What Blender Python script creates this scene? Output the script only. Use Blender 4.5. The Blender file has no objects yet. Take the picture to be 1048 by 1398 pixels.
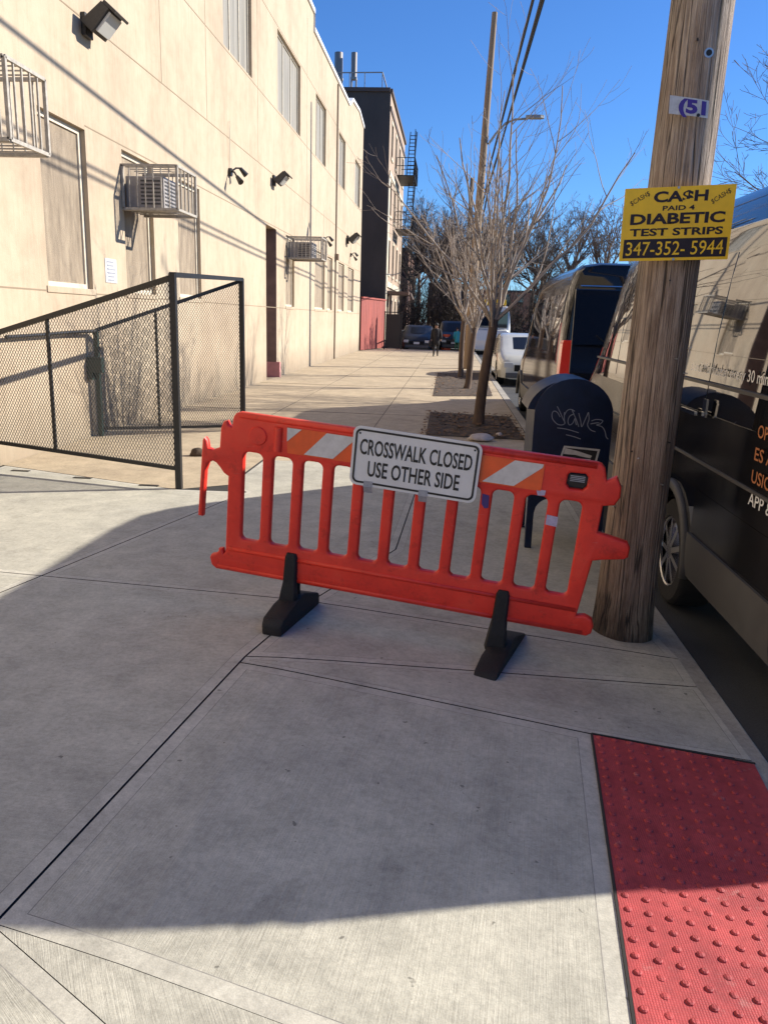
import bpy, bmesh, math, random
from mathutils import Vector, Matrix
from mathutils.noise import noise as mnoise
R_ = math.radians
sc = bpy.context.scene
col = sc.collection
# ------------------------------------------------------------------ camera
F, CX, CY, H = 1080.0, 524.0, 699.0, 1.6
ROLL = R_(2.8)
_y = Vector(((617-CX)/F, -(438-CY)/F, -1.0)).normalized()
_u = Vector((math.sin(ROLL), math.cos(ROLL), 0))
_z = (_u - _y*_u.dot(_y)).normalized()
_x = _y.cross(_z)
# rows of camera->world rotation are the world axes seen from the camera
RW = Matrix((_x, _y, _z))
EYE = Vector((0, 0, H))
cam_d = bpy.data.cameras.new("camera"); cam = bpy.data.objects.new("camera", cam_d)
col.objects.link(cam); sc.camera = cam
cam_d.sensor_fit = 'VERTICAL'; cam_d.sensor_height = 36; cam_d.lens = F/1398*36
cam_d.clip_start = 0.05; cam_d.clip_end = 2000
cam.matrix_world = Matrix.Translation(EYE) @ RW.to_4x4()
# ------------------------------------------------------------------ world, sun, exposure
SUN_EL, SUN_AZ = 28.3, 19.0      # azimuth: degrees from +X towards +Y
SUN = Vector((math.cos(R_(SUN_EL))*math.cos(R_(SUN_AZ)), math.cos(R_(SUN_EL))*math.sin(R_(SUN_AZ)), math.sin(R_(SUN_EL))))
w = bpy.data.worlds.new("World"); sc.world = w; w.use_nodes = True
nt = w.node_tree; bg = nt.nodes['Background']
sky = nt.nodes.new('ShaderNodeTexSky'); sky.sky_type = 'NISHITA'; sky.sun_disc = False
sky.sun_elevation = R_(SUN_EL); sky.sun_rotation = R_(90-SUN_AZ)
sky.air_density = 1.0; sky.dust_density = 0.1; sky.ozone_density = 5.0
tint = nt.nodes.new('ShaderNodeMix'); tint.data_type = 'RGBA'; tint.blend_type = 'MULTIPLY'; tint.inputs[0].default_value = 1; tint.inputs[7].default_value = (.72, 1.12, 1.62, 1)
nt.links.new(sky.outputs[0], tint.inputs[6]); nt.links.new(tint.outputs[2], bg.inputs[0]); bg.inputs[1].default_value = 0.062
sl = bpy.data.lights.new("sun", 'SUN'); sl.energy = 5.0; sl.angle = R_(0.5); sl.color = (1.0, 0.93, 0.82)
so = bpy.data.objects.new("sun", sl); col.objects.link(so); so.rotation_euler = SUN.to_track_quat('Z', 'Y').to_euler(); so.location = (20, 5, 15)
sc.view_settings.view_transform = 'Standard'; sc.view_settings.look = 'None'
sc.view_settings.exposure = 0.80; sc.view_settings.gamma = 1
sc.cycles.max_bounces = 6

# ------------------------------------------------------------------ helpers
def ss(a, b, t):
    t = max(0, min(1, (t-a)/(b-a))); return t*t*(3-2*t)
def g(x, y):                                   # height of the pavement: falls to the right towards the kerb ramp
    t = x+0.75
    return -0.065*0.5*(t+math.sqrt(t*t+0.02))*(1-ss(5.0, 9.0, y))
ROAD = -0.15
def ray(px, py): return RW @ Vector(((px-CX)/F, -(py-CY)/F, -1.0))
def atX(px, py, X): d = ray(px, py); return EYE + d*(X/d.x)
def atY(px, py, Y): d = ray(px, py); return EYE + d*(Y/d.y)
def atZ(px, py, Z=0): d = ray(px, py); return EYE + d*((Z-H)/d.z)
def G(px, py):
    z = 0
    for _ in range(25):
        p = atZ(px, py, z); z = g(p.x, p.y)
    return p
def V(*a): return Vector(a)

class MB:
    def __init__(s): s.v = []; s.f = []; s.m = []; s.mi = 0
    def add(s, vs, fs):
        o = len(s.v); s.v += [Vector(q) for q in vs]
        s.f += [tuple(i+o for i in f) for f in fs]; s.m += [s.mi]*len(fs); return s
    def quad(s, a, b, c, d): return s.add([a, b, c, d], [(0, 1, 2, 3)])
    def box(s, lo, hi):
        x0, y0, z0 = lo; x1, y1, z1 = hi
        return s.add([(x0,y0,z0),(x1,y0,z0),(x1,y1,z0),(x0,y1,z0),(x0,y0,z1),(x1,y0,z1),(x1,y1,z1),(x0,y1,z1)],
                     [(3,2,1,0),(4,5,6,7),(0,1,5,4),(1,2,6,5),(2,3,7,6),(3,0,4,7)])
    def bar(s, a, b, w, h=None, up=(0,0,1)):
        a, b = Vector(a), Vector(b); h = h or w; d = (b-a).normalized(); up = Vector(up)
        if abs(d.dot(up)) > .98: up = Vector((0,1,0)) if abs(d.y) < .9 else Vector((1,0,0))
        x = d.cross(up).normalized()*w/2; y = x.cross(d).normalized()*h/2
        vs = [a-x-y, a+x-y, a+x+y, a-x+y, b-x-y, b+x-y, b+x+y, b-x+y]
        return s.add(vs, [(3,2,1,0),(4,5,6,7),(0,1,5,4),(1,2,6,5),(2,3,7,6),(3,0,4,7)])
    def tube(s, pts, rs, n=8, cap=True):
        pts = [Vector(p) for p in pts]
        if not hasattr(rs, '__len__'): rs = [rs]*len(pts)
        o = len(s.v); k = len(pts); ref = None
        for i, p in enumerate(pts):
            d = (pts[min(i+1, k-1)]-pts[max(i-1, 0)]).normalized()
            if ref is None: ref = Vector((0,0,1)) if abs(d.z) < .9 else Vector((1,0,0))
            x = ref - d*ref.dot(d)
            if x.length < 1e-6: x = d.orthogonal()
            x.normalize(); ref = x; y = d.cross(x)
            for j in range(n):
                a = 2*math.pi*j/n; s.v.append(p+(x*math.cos(a)+y*math.sin(a))*rs[i])
        c0 = len(s.f)
        for i in range(k-1):
            for j in range(n):
                a = o+i*n+j; b = o+i*n+(j+1) % n; s.f.append((a, b, b+n, a+n))
        if cap: s.f.append(tuple(o+j for j in reversed(range(n)))); s.f.append(tuple(o+(k-1)*n+j for j in range(n)))
        s.m += [s.mi]*(len(s.f)-c0); return s
    def loft(s, secs, cap=True, closed=True):
        o = len(s.v); n = len(secs[0]); c0 = len(s.f)
        for sec in secs: s.v += [Vector(q) for q in sec]
        for i in range(len(secs)-1):
            for j in range(n if closed else n-1):
                a = o+i*n+j; b = o+i*n+(j+1) % n; s.f.append((a, b, b+n, a+n))
        if cap: s.f.append(tuple(o+j for j in reversed(range(n)))); s.f.append(tuple(o+(len(secs)-1)*n+j for j in range(n)))
        s.m += [s.mi]*(len(s.f)-c0); return s
    def disc(s, c, nrm, r, n=20, h=0.0, r2=None):    # short cylinder / truncated cone
        c = Vector(c); nrm = Vector(nrm).normalized(); return s.tube([c, c+nrm*max(h, .001)], [r, r if r2 is None else r2], n)
    def build(s, name, mat, parent=None, loc=None, smooth=False, bevel=0.0, fixn=True, uvs=None):
        base = worldloc(parent) if parent else Vector(loc if loc is not None else (0,0,0))
        me = bpy.data.meshes.new(name); me.from_pydata([v-base for v in s.v], [], s.f)
        mats = mat if isinstance(mat, (list, tuple)) else [mat]
        for m in mats: me.materials.append(m)
        for p, mi in zip(me.polygons, s.m): p.material_index = mi
        if fixn or bevel:
            bm = bmesh.new(); bm.from_mesh(me)
            if bevel:
                bmesh.ops.remove_doubles(bm, verts=bm.verts, dist=1e-5)
                es = [e for e in bm.edges if len(e.link_faces) == 2 and e.calc_face_angle(0) > .5]
                bmesh.ops.bevel(bm, geom=es, offset=bevel, segments=2, affect='EDGES', profile=.6)
            if fixn: bmesh.ops.recalc_face_normals(bm, faces=bm.faces)
            bm.to_mesh(me); bm.free()
        return finish(name, me, parent, base, smooth)
def worldloc(o):
    p = Vector((0,0,0))
    while o: p += o.location; o = o.parent
    return p
def finish(name, me, parent, base, smooth=False):
    if smooth:
        for p in me.polygons: p.use_smooth = True
        if smooth == 'auto':
            me.set_sharp_from_angle(angle=R_(38))
    o = bpy.data.objects.new(name, me); col.objects.link(o)
    if parent: o.parent = parent
    else: o.location = base
    return o
def thing(name, label, cat, loc=(0,0,0), group=None):
    o = bpy.data.objects.new(name, None); col.objects.link(o); o.location = loc; o.empty_display_size = .2
    return tag(o, label, cat, group)
def tag(o, label, cat, group=None):
    o['label'] = label; o['category'] = cat
    if group: o['group'] = group
    return o
def struct(o): o['kind'] = 'structure'; return o
def copy_thing(root, loc, label):
    def rec(o, par):
        c = o.copy(); col.objects.link(c)
        if par: c.parent = par
        for ch in [q for q in list(col.objects) if q.parent == o]: rec(ch, c)
        return c
    r = rec(root, None); r.location = loc; r['label'] = label; return r
def curve_mesh(name, splines, extrude, bevel, mat, parent, xf, loc=None, smooth='auto'):
    """2-D outline(s) with holes -> solid plate; xf maps (u,v,w) to world"""
    cu = bpy.data.curves.new('tmp', 'CURVE'); cu.dimensions = '2D'; cu.fill_mode = 'BOTH'
    cu.extrude = extrude; cu.bevel_depth = bevel; cu.bevel_resolution = 2; cu.offset = -bevel
    for pts in splines:
        sp = cu.splines.new('POLY'); sp.points.add(len(pts)-1); sp.use_cyclic_u = True
        for q, p in zip(sp.points, pts): q.co = (p[0], p[1], 0, 1)
    o = bpy.data.objects.new('tmp', cu); col.objects.link(o)
    return _tomesh(o, name, mat, parent, xf, loc, smooth)
def _tomesh(o, name, mat, parent, xf, loc, smooth):
    dg = bpy.context.evaluated_depsgraph_get(); dg.update()
    me = bpy.data.meshes.new_from_object(o.evaluated_get(dg)); me.name = name
    d = o.data; bpy.data.objects.remove(o); bpy.data.curves.remove(d)
    me.materials.clear(); me.materials.append(mat)
    for p in me.polygons: p.material_index = 0
    base = worldloc(parent) if parent else Vector(loc if loc is not None else (0,0,0))
    for v in me.vertices: v.co = xf(v.co) - base
    bm = bmesh.new(); bm.from_mesh(me); bmesh.ops.remove_doubles(bm, verts=bm.verts, dist=1e-5)
    bmesh.ops.recalc_face_normals(bm, faces=bm.faces); bm.to_mesh(me); bm.free()
    return finish(name, me, parent, base, smooth)
def text(body, name, mat, parent, xf, size=1.0, bold=0.0, xs=1.0, ext=0.0006, width=None, shear=0, loc=None):
    """text laid out centred on u=0,v=0 (cap height = size); xf maps (u,v,w) to world"""
    cu = bpy.data.curves.new('tmp', 'FONT'); cu.body = body; cu.size = 1.0; cu.align_x = 'CENTER'
    cu.offset = bold; cu.extrude = 0.0; cu.resolution_u = 3; cu.shear = shear
    o = bpy.data.objects.new('tmp', cu); col.objects.link(o)
    dg = bpy.context.evaluated_depsgraph_get(); dg.update()
    me0 = o.evaluated_get(dg).to_mesh(); xsv = [v.co.x for v in me0.vertices]; w0 = max(xsv)-min(xsv); cx = (max(xsv)+min(xsv))/2
    o.evaluated_get(dg).to_mesh_clear()
    k = size/0.69; kx = (width/w0) if width else k*xs
    f = lambda c: xf(Vector(((c.x-cx)*kx, (c.y-0.345)*k, c.z)))
    return _tomesh(o, name, mat, parent, f, loc, False)
def plane_xf(o, ex, ey):
    o, ex, ey = Vector(o), Vector(ex).normalized(), Vector(ey).normalized(); n = ex.cross(ey)
    return lambda c: o + ex*c[0] + ey*c[1] + n*c[2]
def quad_xf(tl, tr, br, bl, off=0.0):
    n = ((tr-tl).cross(bl-tl)).normalized()*-1
    def f(c):
        s, t = c[0]+.5, c[1]+.5
        top = tl.lerp(tr, s); bot = bl.lerp(br, s)
        return bot.lerp(top, t) + n*(off+c[2])
    return f

# ------------------------------------------------------------------ materials
def mat(name, c, rough=.6, metal=0, spec=.5, var=.0, vscale=6, bump=0, bscale=60, coat=0, ior=None, c2=None, stretch=(1,1,1), detail=5, trans=0, coord='Object'):
    m = bpy.data.materials.new(name); m.use_nodes = True; n = m.node_tree.nodes; l = m.node_tree.links
    p = n['Principled BSDF']; p.inputs['Base Color'].default_value = (*c, 1); p.inputs['Roughness'].default_value = rough
    p.inputs['Metallic'].default_value = metal; p.inputs['Specular IOR Level'].default_value = spec
    if coat: p.inputs['Coat Weight'].default_value = coat; p.inputs['Coat Roughness'].default_value = .02
    if ior: p.inputs['IOR'].default_value = ior
    if trans: p.inputs['Transmission Weight'].default_value = trans
    if var or bump:
        tc = n.new('ShaderNodeTexCoord'); mp = n.new('ShaderNodeMapping'); mp.inputs['Scale'].default_value = stretch
        l.new(tc.outputs[coord], mp.inputs[0])
    if var:
        nz = n.new('ShaderNodeTexNoise'); nz.inputs['Scale'].default_value = vscale; nz.inputs['Detail'].default_value = detail; nz.inputs['Roughness'].default_value = .65
        l.new(mp.outputs[0], nz.inputs['Vector'])
        cr = n.new('ShaderNodeValToRGB'); d = c2 or tuple(x*(1-var) for x in c)
        cr.color_ramp.elements[0].position = .32; cr.color_ramp.elements[1].position = .68
        cr.color_ramp.elements[0].color = (*d, 1); cr.color_ramp.elements[1].color = (*[min(1, x*(1+var*.35)) for x in c], 1)
        l.new(nz.outputs['Fac'], cr.inputs[0]); l.new(cr.outputs[0], p.inputs['Base Color'])
        mr = n.new('ShaderNodeMapRange'); mr.inputs['To Min'].default_value = max(0, rough-.08); mr.inputs['To Max'].default_value = min(1, rough+.12)
        if rough > .12: l.new(nz.outputs['Fac'], mr.inputs['Value']); l.new(mr.outputs[0], p.inputs['Roughness'])
    if bump:
        nb = n.new('ShaderNodeTexNoise'); nb.inputs['Scale'].default_value = bscale; nb.inputs['Detail'].default_value = 4
        l.new(mp.outputs[0], nb.inputs['Vector'])
        b = n.new('ShaderNodeBump'); b.inputs['Strength'].default_value = bump; b.inputs['Distance'].default_value = .01
        l.new(nb.outputs['Fac'], b.inputs['Height']); l.new(b.outputs[0], p.inputs['Normal'])
    return m
class NT:
    """small node-graph writer"""
    def __init__(s, name, rough=.8):
        s.m = bpy.data.materials.new(name); s.m.use_nodes = True; s.n = s.m.node_tree.nodes; s.l = s.m.node_tree.links
        s.p = s.n['Principled BSDF']; s.p.inputs['Roughness'].default_value = rough; s.tc = s.n.new('ShaderNodeTexCoord')
    def map(s, out='Object', scale=(1,1,1), rot=(0,0,0), src=None):
        mp = s.n.new('ShaderNodeMapping'); mp.inputs['Scale'].default_value = scale; mp.inputs['Rotation'].default_value = rot
        s.l.new(src or s.tc.outputs[out], mp.inputs[0]); return mp.outputs[0]
    def noise(s, vec, scale, detail=5, rough=.6, dist=0):
        z = s.n.new('ShaderNodeTexNoise'); z.inputs['Scale'].default_value = scale; z.inputs['Detail'].default_value = detail
        z.inputs['Roughness'].default_value = rough; z.inputs['Distortion'].default_value = dist
        s.l.new(vec, z.inputs['Vector']); return z.outputs['Fac']
    def ramp(s, fac, stops):
        r = s.n.new('ShaderNodeValToRGB'); e = r.color_ramp.elements
        while len(e) < len(stops): e.new(.5)
        for q, (pos, c) in zip(e, stops):
            q.position = pos; q.color = (*(c if hasattr(c, '__len__') else (c, c, c)), 1)
        s.l.new(fac, r.inputs[0]); return r.outputs[0]
    def mix(s, a, b, fac, mode='MIX'):
        x = s.n.new('ShaderNodeMix'); x.data_type = 'RGBA'; x.blend_type = mode
        for i, q in ((6, a), (7, b), (0, fac)):
            if hasattr(q, 'links'): s.l.new(q, x.inputs[i])
            else: x.inputs[i].default_value = (*q, 1) if hasattr(q, '__len__') else q
        return x.outputs[2]
    def math(s, op, a, b=0.0):
        x = s.n.new('ShaderNodeMath'); x.operation = op
        for i, q in ((0, a), (1, b)):
            if hasattr(q, 'links'): s.l.new(q, x.inputs[i])
            else: x.inputs[i].default_value = q
        return x.outputs[0]
    def bump(s, h, st, dist=.01, prev=None):
        b = s.n.new('ShaderNodeBump'); b.inputs['Strength'].default_value = st; b.inputs['Distance'].default_value = dist
        s.l.new(h, b.inputs['Height'])
        if prev: s.l.new(prev, b.inputs['Normal'])
        s.l.new(b.outputs[0], s.p.inputs['Normal']); return b.outputs[0]
    def color(s, c): s.l.new(c, s.p.inputs['Base Color']); return s.m

def concrete(name, broom=True, base=(.52,.495,.40), dark=(.425,.405,.335)):
    t = NT(name, .88); o = t.map()
    big = t.noise(o, .9, 6, .62, .4); mid = t.noise(o, 5.5, 6, .7); fine = t.noise(o, 190, 2)
    c = t.ramp(big, [(.33, dark), (.62, base)])
    c = t.mix(c, t.ramp(mid, [(.3, .70), (.64, 1.08)]), .75, 'MULTIPLY')
    c = t.mix(c, t.ramp(t.noise(o, 38, 4, .75), [(.3, .72), (.6, 1.06)]), .7, 'MULTIPLY')
    st = t.ramp(t.noise(o, 1.7, 8, .72, 1.5), [(.54, 1.0), (.68, .56)])
    c = t.mix(c, st, .42, 'MULTIPLY')
    c = t.mix(c, t.ramp(fine, [(.3, .82), (.7, 1.1)]), .6, 'MULTIPLY')
    spots = t.ramp(t.noise(o, 21, 2, .5), [(.735, 1.0), (.76, .34)]); c = t.mix(c, spots, .8, 'MULTIPLY')
    b = t.bump(fine, .25, .003)
    if broom:
        uvv = t.map('UV', (1, .03, 1))
        ln = t.noise(uvv, 170, 3, .7)
        c = t.mix(c, t.ramp(ln, [(.32, .84), (.68, 1.10)]), .5, 'MULTIPLY')
        t.bump(ln, .5, .004, b)
    return t.color(c)
M = {}
M['broom'] = concrete('broomed concrete'); M['edge'] = concrete('trowelled concrete edge', False, (.55,.52,.43), (.45,.43,.36))
M['old'] = concrete('old tan concrete', False, (.52,.42,.28), (.42,.335,.225))
M['kerb'] = concrete('kerb concrete', False, (.43,.40,.34), (.30,.28,.24))
M['lip'] = mat('dark line along the trowelled edge', (.27,.255,.225), .95, var=.5, vscale=12)  # fine darker line between trowelled border and broomed field
M['groove'] = mat('dirty joint', (.03,.028,.025), .95)
def asphalt():
    t = NT('asphalt', .9); o = t.map(); f = t.noise(o, 120, 3); bgn = t.noise(o, 1.2, 5)
    c = t.mix(t.ramp(bgn, [(.3, (.028,.028,.029)), (.7, (.055,.054,.052))]), t.ramp(f, [(.3, .6), (.75, 1.5)]), .7, 'MULTIPLY')
    t.bump(f, .5, .006); return t.color(c)
M['asphalt'] = asphalt()
def stucco():
    t = NT('cream painted stucco wall', .85); o = t.map()
    st = t.noise(t.map(scale=(1, 1.1, .16)), 1.7, 8, .72, .6)
    st2 = t.noise(t.map(scale=(1, 7, .30)), 2.2, 6, .7, .5)
    pt = t.noise(o, .42, 6, .65); blot = t.noise(o, 3.2, 6, .7, .3)
    c = t.ramp(pt, [(.34, (.40,.315,.225)), (.5, (.465,.375,.27)), (.66, (.465,.39,.285))])
    c = t.mix(c, t.ramp(st, [(.30, (.64,.60,.55)), (.54, (1.03,1.02,1.0))]), .38, 'MULTIPLY')
    c = t.mix(c, t.ramp(st2, [(.28, (.70,.66,.62)), (.52, (1.02,1.02,1.01))]), .34, 'MULTIPLY')
    c = t.mix(c, t.ramp(blot, [(.30, (.80,.77,.73)), (.55, (1.03,1.02,1.01))]), .5, 'MULTIPLY')
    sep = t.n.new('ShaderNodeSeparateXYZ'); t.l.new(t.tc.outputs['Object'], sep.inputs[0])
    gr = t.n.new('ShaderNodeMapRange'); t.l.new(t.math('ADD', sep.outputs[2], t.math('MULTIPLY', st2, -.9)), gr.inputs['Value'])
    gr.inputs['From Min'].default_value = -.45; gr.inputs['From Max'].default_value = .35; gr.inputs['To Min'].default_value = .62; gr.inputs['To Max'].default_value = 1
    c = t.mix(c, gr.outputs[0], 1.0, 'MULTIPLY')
    t.bump(t.math('ADD', t.noise(o, 60, 4), t.math('MULTIPLY', blot, .8)), .3, .012); return t.color(c)
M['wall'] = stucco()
def wood():
    t = NT('weathered pole wood', .9)
    a = t.noise(t.map(scale=(1, 1, .035)), 52, 6, .78, .25)
    b = t.noise(t.map(scale=(1, 1, .02)), 150, 3, .6)
    big = t.noise(t.map(scale=(1, 1, .30)), 5, 6, .65)
    ck = t.noise(t.map(scale=(1, 1, .022)), 17, 3, .55, .15)
    c = t.ramp(a, [(.26, (.12,.09,.07)), (.42, (.31,.24,.18)), (.57, (.47,.38,.29)), (.75, (.60,.52,.43))])
    c = t.mix(c, t.ramp(big, [(.34, (.62,.50,.42)), (.5, (.95,.86,.78)), (.64, (1.08,1.04,1.0))]), .85, 'MULTIPLY')
    c = t.mix(c, t.ramp(b, [(.34, .38), (.48, 1.05)]), .75, 'MULTIPLY')
    crack = t.ramp(t.math('ABSOLUTE', t.math('SUBTRACT', ck, .5)), [(.006, .10), (.022, 1.0)])
    c = t.mix(c, crack, .8, 'MULTIPLY')
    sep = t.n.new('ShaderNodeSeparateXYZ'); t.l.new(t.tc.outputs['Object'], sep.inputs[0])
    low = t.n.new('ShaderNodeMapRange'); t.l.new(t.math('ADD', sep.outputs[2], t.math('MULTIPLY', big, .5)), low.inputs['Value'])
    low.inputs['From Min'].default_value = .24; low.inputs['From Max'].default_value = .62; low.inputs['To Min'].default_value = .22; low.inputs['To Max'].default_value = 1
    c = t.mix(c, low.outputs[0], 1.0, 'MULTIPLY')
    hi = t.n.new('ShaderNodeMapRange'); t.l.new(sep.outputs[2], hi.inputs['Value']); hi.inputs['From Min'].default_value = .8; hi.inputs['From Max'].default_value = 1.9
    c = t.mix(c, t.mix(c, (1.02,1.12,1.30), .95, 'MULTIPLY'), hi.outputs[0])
    t.bump(t.math('ADD', t.math('ADD', a, t.math('MULTIPLY', b, .6)), t.math('MULTIPLY', crack, .9)), 1.0, .02); return t.color(c)
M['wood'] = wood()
M['far_wood'] = mat('brown pole wood', (.30,.21,.13), .85, var=.4, vscale=3, stretch=(6,6,.3))  # plain mottled brown for the distant poles
def plastic():
    t = NT('sun faded orange red plastic', .42); o = t.map()
    c = t.ramp(t.noise(o, 3.2, 6, .65), [(.32, (.60,.024,.014)), (.55, (.77,.038,.019)), (.74, (.79,.062,.032))])
    sc_ = t.ramp(t.noise(t.map(scale=(.4, 1, 3.5)), 30, 5, .7, .8), [(.63, 0.0), (.72, 1.0)])
    c = t.mix(c, (.66,.20,.15), t.math('MULTIPLY', sc_, .45))
    d = t.ramp(t.noise(o, 11, 7, .75), [(.32, (.45,.38,.34)), (.46, (1,1,1))]); c = t.mix(c, d, .55, 'MULTIPLY')
    t.bump(t.noise(o, 90, 3), .14, .006)
    l_ = t.noise(o, 8, 4); mr = t.n.new('ShaderNodeMapRange'); t.l.new(l_, mr.inputs['Value']); mr.inputs['To Min'].default_value = .3; mr.inputs['To Max'].default_value = .62; t.l.new(mr.outputs[0], t.p.inputs['Roughness'])
    return t.color(c)
M['orange'] = plastic()
M['orange_sheet'] = mat('orange reflective sheeting', (.80,.10,.015), .3, var=.15, vscale=14)
M['white_sheet'] = mat('white reflective sheeting', (.62,.60,.58), .35, var=.18, vscale=22)
M['rubber'] = mat('black recycled rubber', (.012,.012,.013), .7, var=.5, vscale=30, bump=.5, bscale=140)
M['sign_white'] = mat('white reflective sign face', (.66,.66,.66), .35, var=.10, vscale=9)
M['black'] = mat('black print', (.012,.012,.013), .5)
M['alu'] = mat('bare aluminium', (.55,.55,.56), .35, metal=.9, var=.2, vscale=40)
M['tape'] = mat('silver tape', (.33,.34,.38), .45, var=.2, vscale=50)
M['lavender'] = mat('lavender tape', (.45,.40,.55), .5, var=.2, vscale=60)
M['purple'] = mat('dark violet sticker', (.05,.025,.16), .5)
M['yellow'] = mat('yellow corrugated plastic', (.96,.60,.02), .45, var=.12, vscale=8)
M['brownblk'] = mat('dark maroon print', (.022,.010,.010), .5)
M['blue_print'] = mat('violet blue numerals', (.06,.03,.26), .5)
M['tag'] = mat('pale enamel tag', (.55,.56,.58), .4, var=.2, vscale=40)
M['mail'] = mat('navy mailbox paint', (.005,.013,.042), .42, spec=.35, var=.35, vscale=9, bump=.06, bscale=25)
M['graffiti'] = mat('pale grey marker', (.20,.22,.27), .7)
M['label'] = mat('grey white decal', (.50,.50,.48), .5, var=.15, vscale=30)
M['paint'] = mat('black clear coated paint', (.008,.008,.009), .03, coat=.5, ior=1.85)
M['paint_dark'] = mat('dark van paint', (.006,.006,.007), .06, ior=1.45)
M['dullpaint'] = mat('dusty dark car paint', (.016,.016,.018), .35, var=.2, vscale=3)
M['dullglass'] = mat('dull dark glass', (.012,.013,.015), .3)
M['vanpaint'] = M['paint']
M['clad'] = mat('grey plastic cladding', (.085,.083,.08), .5, var=.2, vscale=10, bump=.1, bscale=200)
M['glass'] = mat('tinted vehicle glass', (.004,.005,.008), .02, coat=0.5, ior=2.0)
M['tyre'] = mat('tyre rubber', (.016,.016,.016), .8, var=.4, vscale=20, bump=.3, bscale=60)
M['rim'] = mat('alloy rim', (.55,.55,.57), .22, metal=1)
M['chrome'] = mat('chrome', (.7,.7,.7), .08, metal=1)
M['tail'] = mat('red lamp lens', (.75,.035,.015), .15, coat=.6)
M['white_text'] = mat('white vinyl lettering', (.75,.75,.73), .5)
M['orange_text'] = mat('orange vinyl lettering', (.42,.15,.05), .5)
M['under'] = mat('black underbody', (.006,.006,.006), .9)
M['black_metal'] = mat('black powder coated steel', (.012,.012,.013), .45, var=.4, vscale=15)
M['green_metal'] = mat('dark green paint', (.010,.030,.026), .45, var=.4, vscale=12)
M['mesh'] = mat('black expanded metal', (.016,.016,.016), .5)
M['galv'] = mat('grey beige painted steel', (.42,.38,.32), .55, var=.35, vscale=20)
M['ac'] = mat('grey air conditioner case', (.30,.28,.27), .5, var=.25, vscale=6)
M['acdark'] = mat('dark louvres', (.05,.048,.05), .6)
M['board'] = mat('brown grey woven window board', (.33,.265,.19), .85, var=.4, vscale=3, bump=.8, bscale=120, c2=(.20,.155,.11), stretch=(1,3,.6))
M['frame'] = mat('pale window frame', (.62,.55,.43), .6, var=.2, vscale=10)
M['dark'] = mat('dark opening', (.02,.018,.016), .8)
M['winpane'] = mat('dusty grey window pane', (.30,.28,.24), .6, spec=.2, var=.35, vscale=1.2, stretch=(1,6,.3))
M['coping'] = mat('white coping', (.74,.74,.74), .6, var=.15, vscale=4)
M['reveal'] = mat('brown door recess', (.20,.135,.11), .8, var=.3, vscale=3)
M['pink'] = mat('faded pink paint', (.55,.25,.24), .7, var=.2, vscale=5)
M['lampbody'] = mat('bronze lamp housing', (.05,.045,.04), .5, var=.3, vscale=20)
M['lens'] = mat('lamp glass', (.55,.55,.52), .15, spec=.8)
M['darkwall'] = mat('charcoal rendered wall', (.095,.078,.068), .9, var=.3, vscale=.6, stretch=(1,1,.4))
def brick(name, c1, c2, mort):
    t = NT(name, .85); b = t.n.new('ShaderNodeTexBrick'); t.l.new(t.map(rot=(R_(90), 0, R_(90))), b.inputs['Vector'])
    b.inputs['Scale'].default_value = 4.2; b.inputs['Color1'].default_value = (*c1, 1); b.inputs['Color2'].default_value = (*c2, 1); b.inputs['Mortar'].default_value = (*mort, 1)
    b.inputs['Mortar Size'].default_value = .012
    c = t.mix(b.outputs['Color'], t.ramp(t.noise(t.map(), 1.2, 5), [(.3, .7), (.7, 1.1)]), .7, 'MULTIPLY'); return t.color(c)
M['brick'] = brick('orange brick', (.50,.225,.115), (.42,.17,.09), (.40,.30,.22))
M['brick2'] = brick('brown brick', (.22,.12,.085), (.17,.09,.065), (.25,.2,.17))
M['stone'] = mat('cream trim', (.62,.55,.42), .8, var=.25, vscale=2)
M['redfence'] = mat('faded red corrugated metal', (.36,.085,.065), .6, var=.3, vscale=2, stretch=(1,1,.2))
M['flue'] = mat('galvanised flue', (.30,.27,.25), .5, metal=.3, var=.3, vscale=2, stretch=(6,6,.5))
M['bark'] = mat('young tree bark', (.13,.085,.058), .9, var=.45, vscale=9, bump=.6, bscale=50, stretch=(1,1,.3))
M['twig'] = mat('bare twigs', (.36,.295,.24), .85, var=.35, vscale=3)
M['twig_far'] = mat('brown winter twigs', (.17,.125,.095), .9, var=.35, vscale=.8)
M['twig_dark'] = mat('dark winter twigs', (.075,.06,.05), .9, var=.3, vscale=.8)
M['soil'] = mat('tree pit soil', (.085,.058,.038), .95, var=.6, vscale=5, bump=1.0, bscale=25, c2=(.035,.024,.016))
M['leaf'] = mat('dry leaf litter', (.20,.11,.05), .9, var=.5, vscale=1.5)
M['rock'] = mat('pale rock', (.50,.44,.40), .85, var=.3, vscale=8, bump=.4, bscale=20)
M['cable'] = mat('black cable', (.012,.012,.014), .6)
M['coat'] = mat('black coat', (.014,.011,.013), .85, var=.3, vscale=10)
M['skin'] = mat('skin', (.30,.17,.115), .6)
M['hair'] = mat('dark hair', (.012,.010,.009), .7)
M['teal'] = mat('teal jacket', (.03,.28,.33), .75)
M['green'] = mat('green trousers', (.03,.13,.06), .8)
M['barrel'] = mat('orange drum plastic', (.72,.10,.03), .5)
M['cream_paint'] = mat('cream car paint', (.62,.60,.50), .2, coat=.8, var=.08, vscale=3)
M['white_paint'] = mat('white van paint', (.66,.66,.64), .25, coat=.6)
M['lampgrey'] = mat('grey street lamp', (.30,.31,.30), .5)
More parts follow.
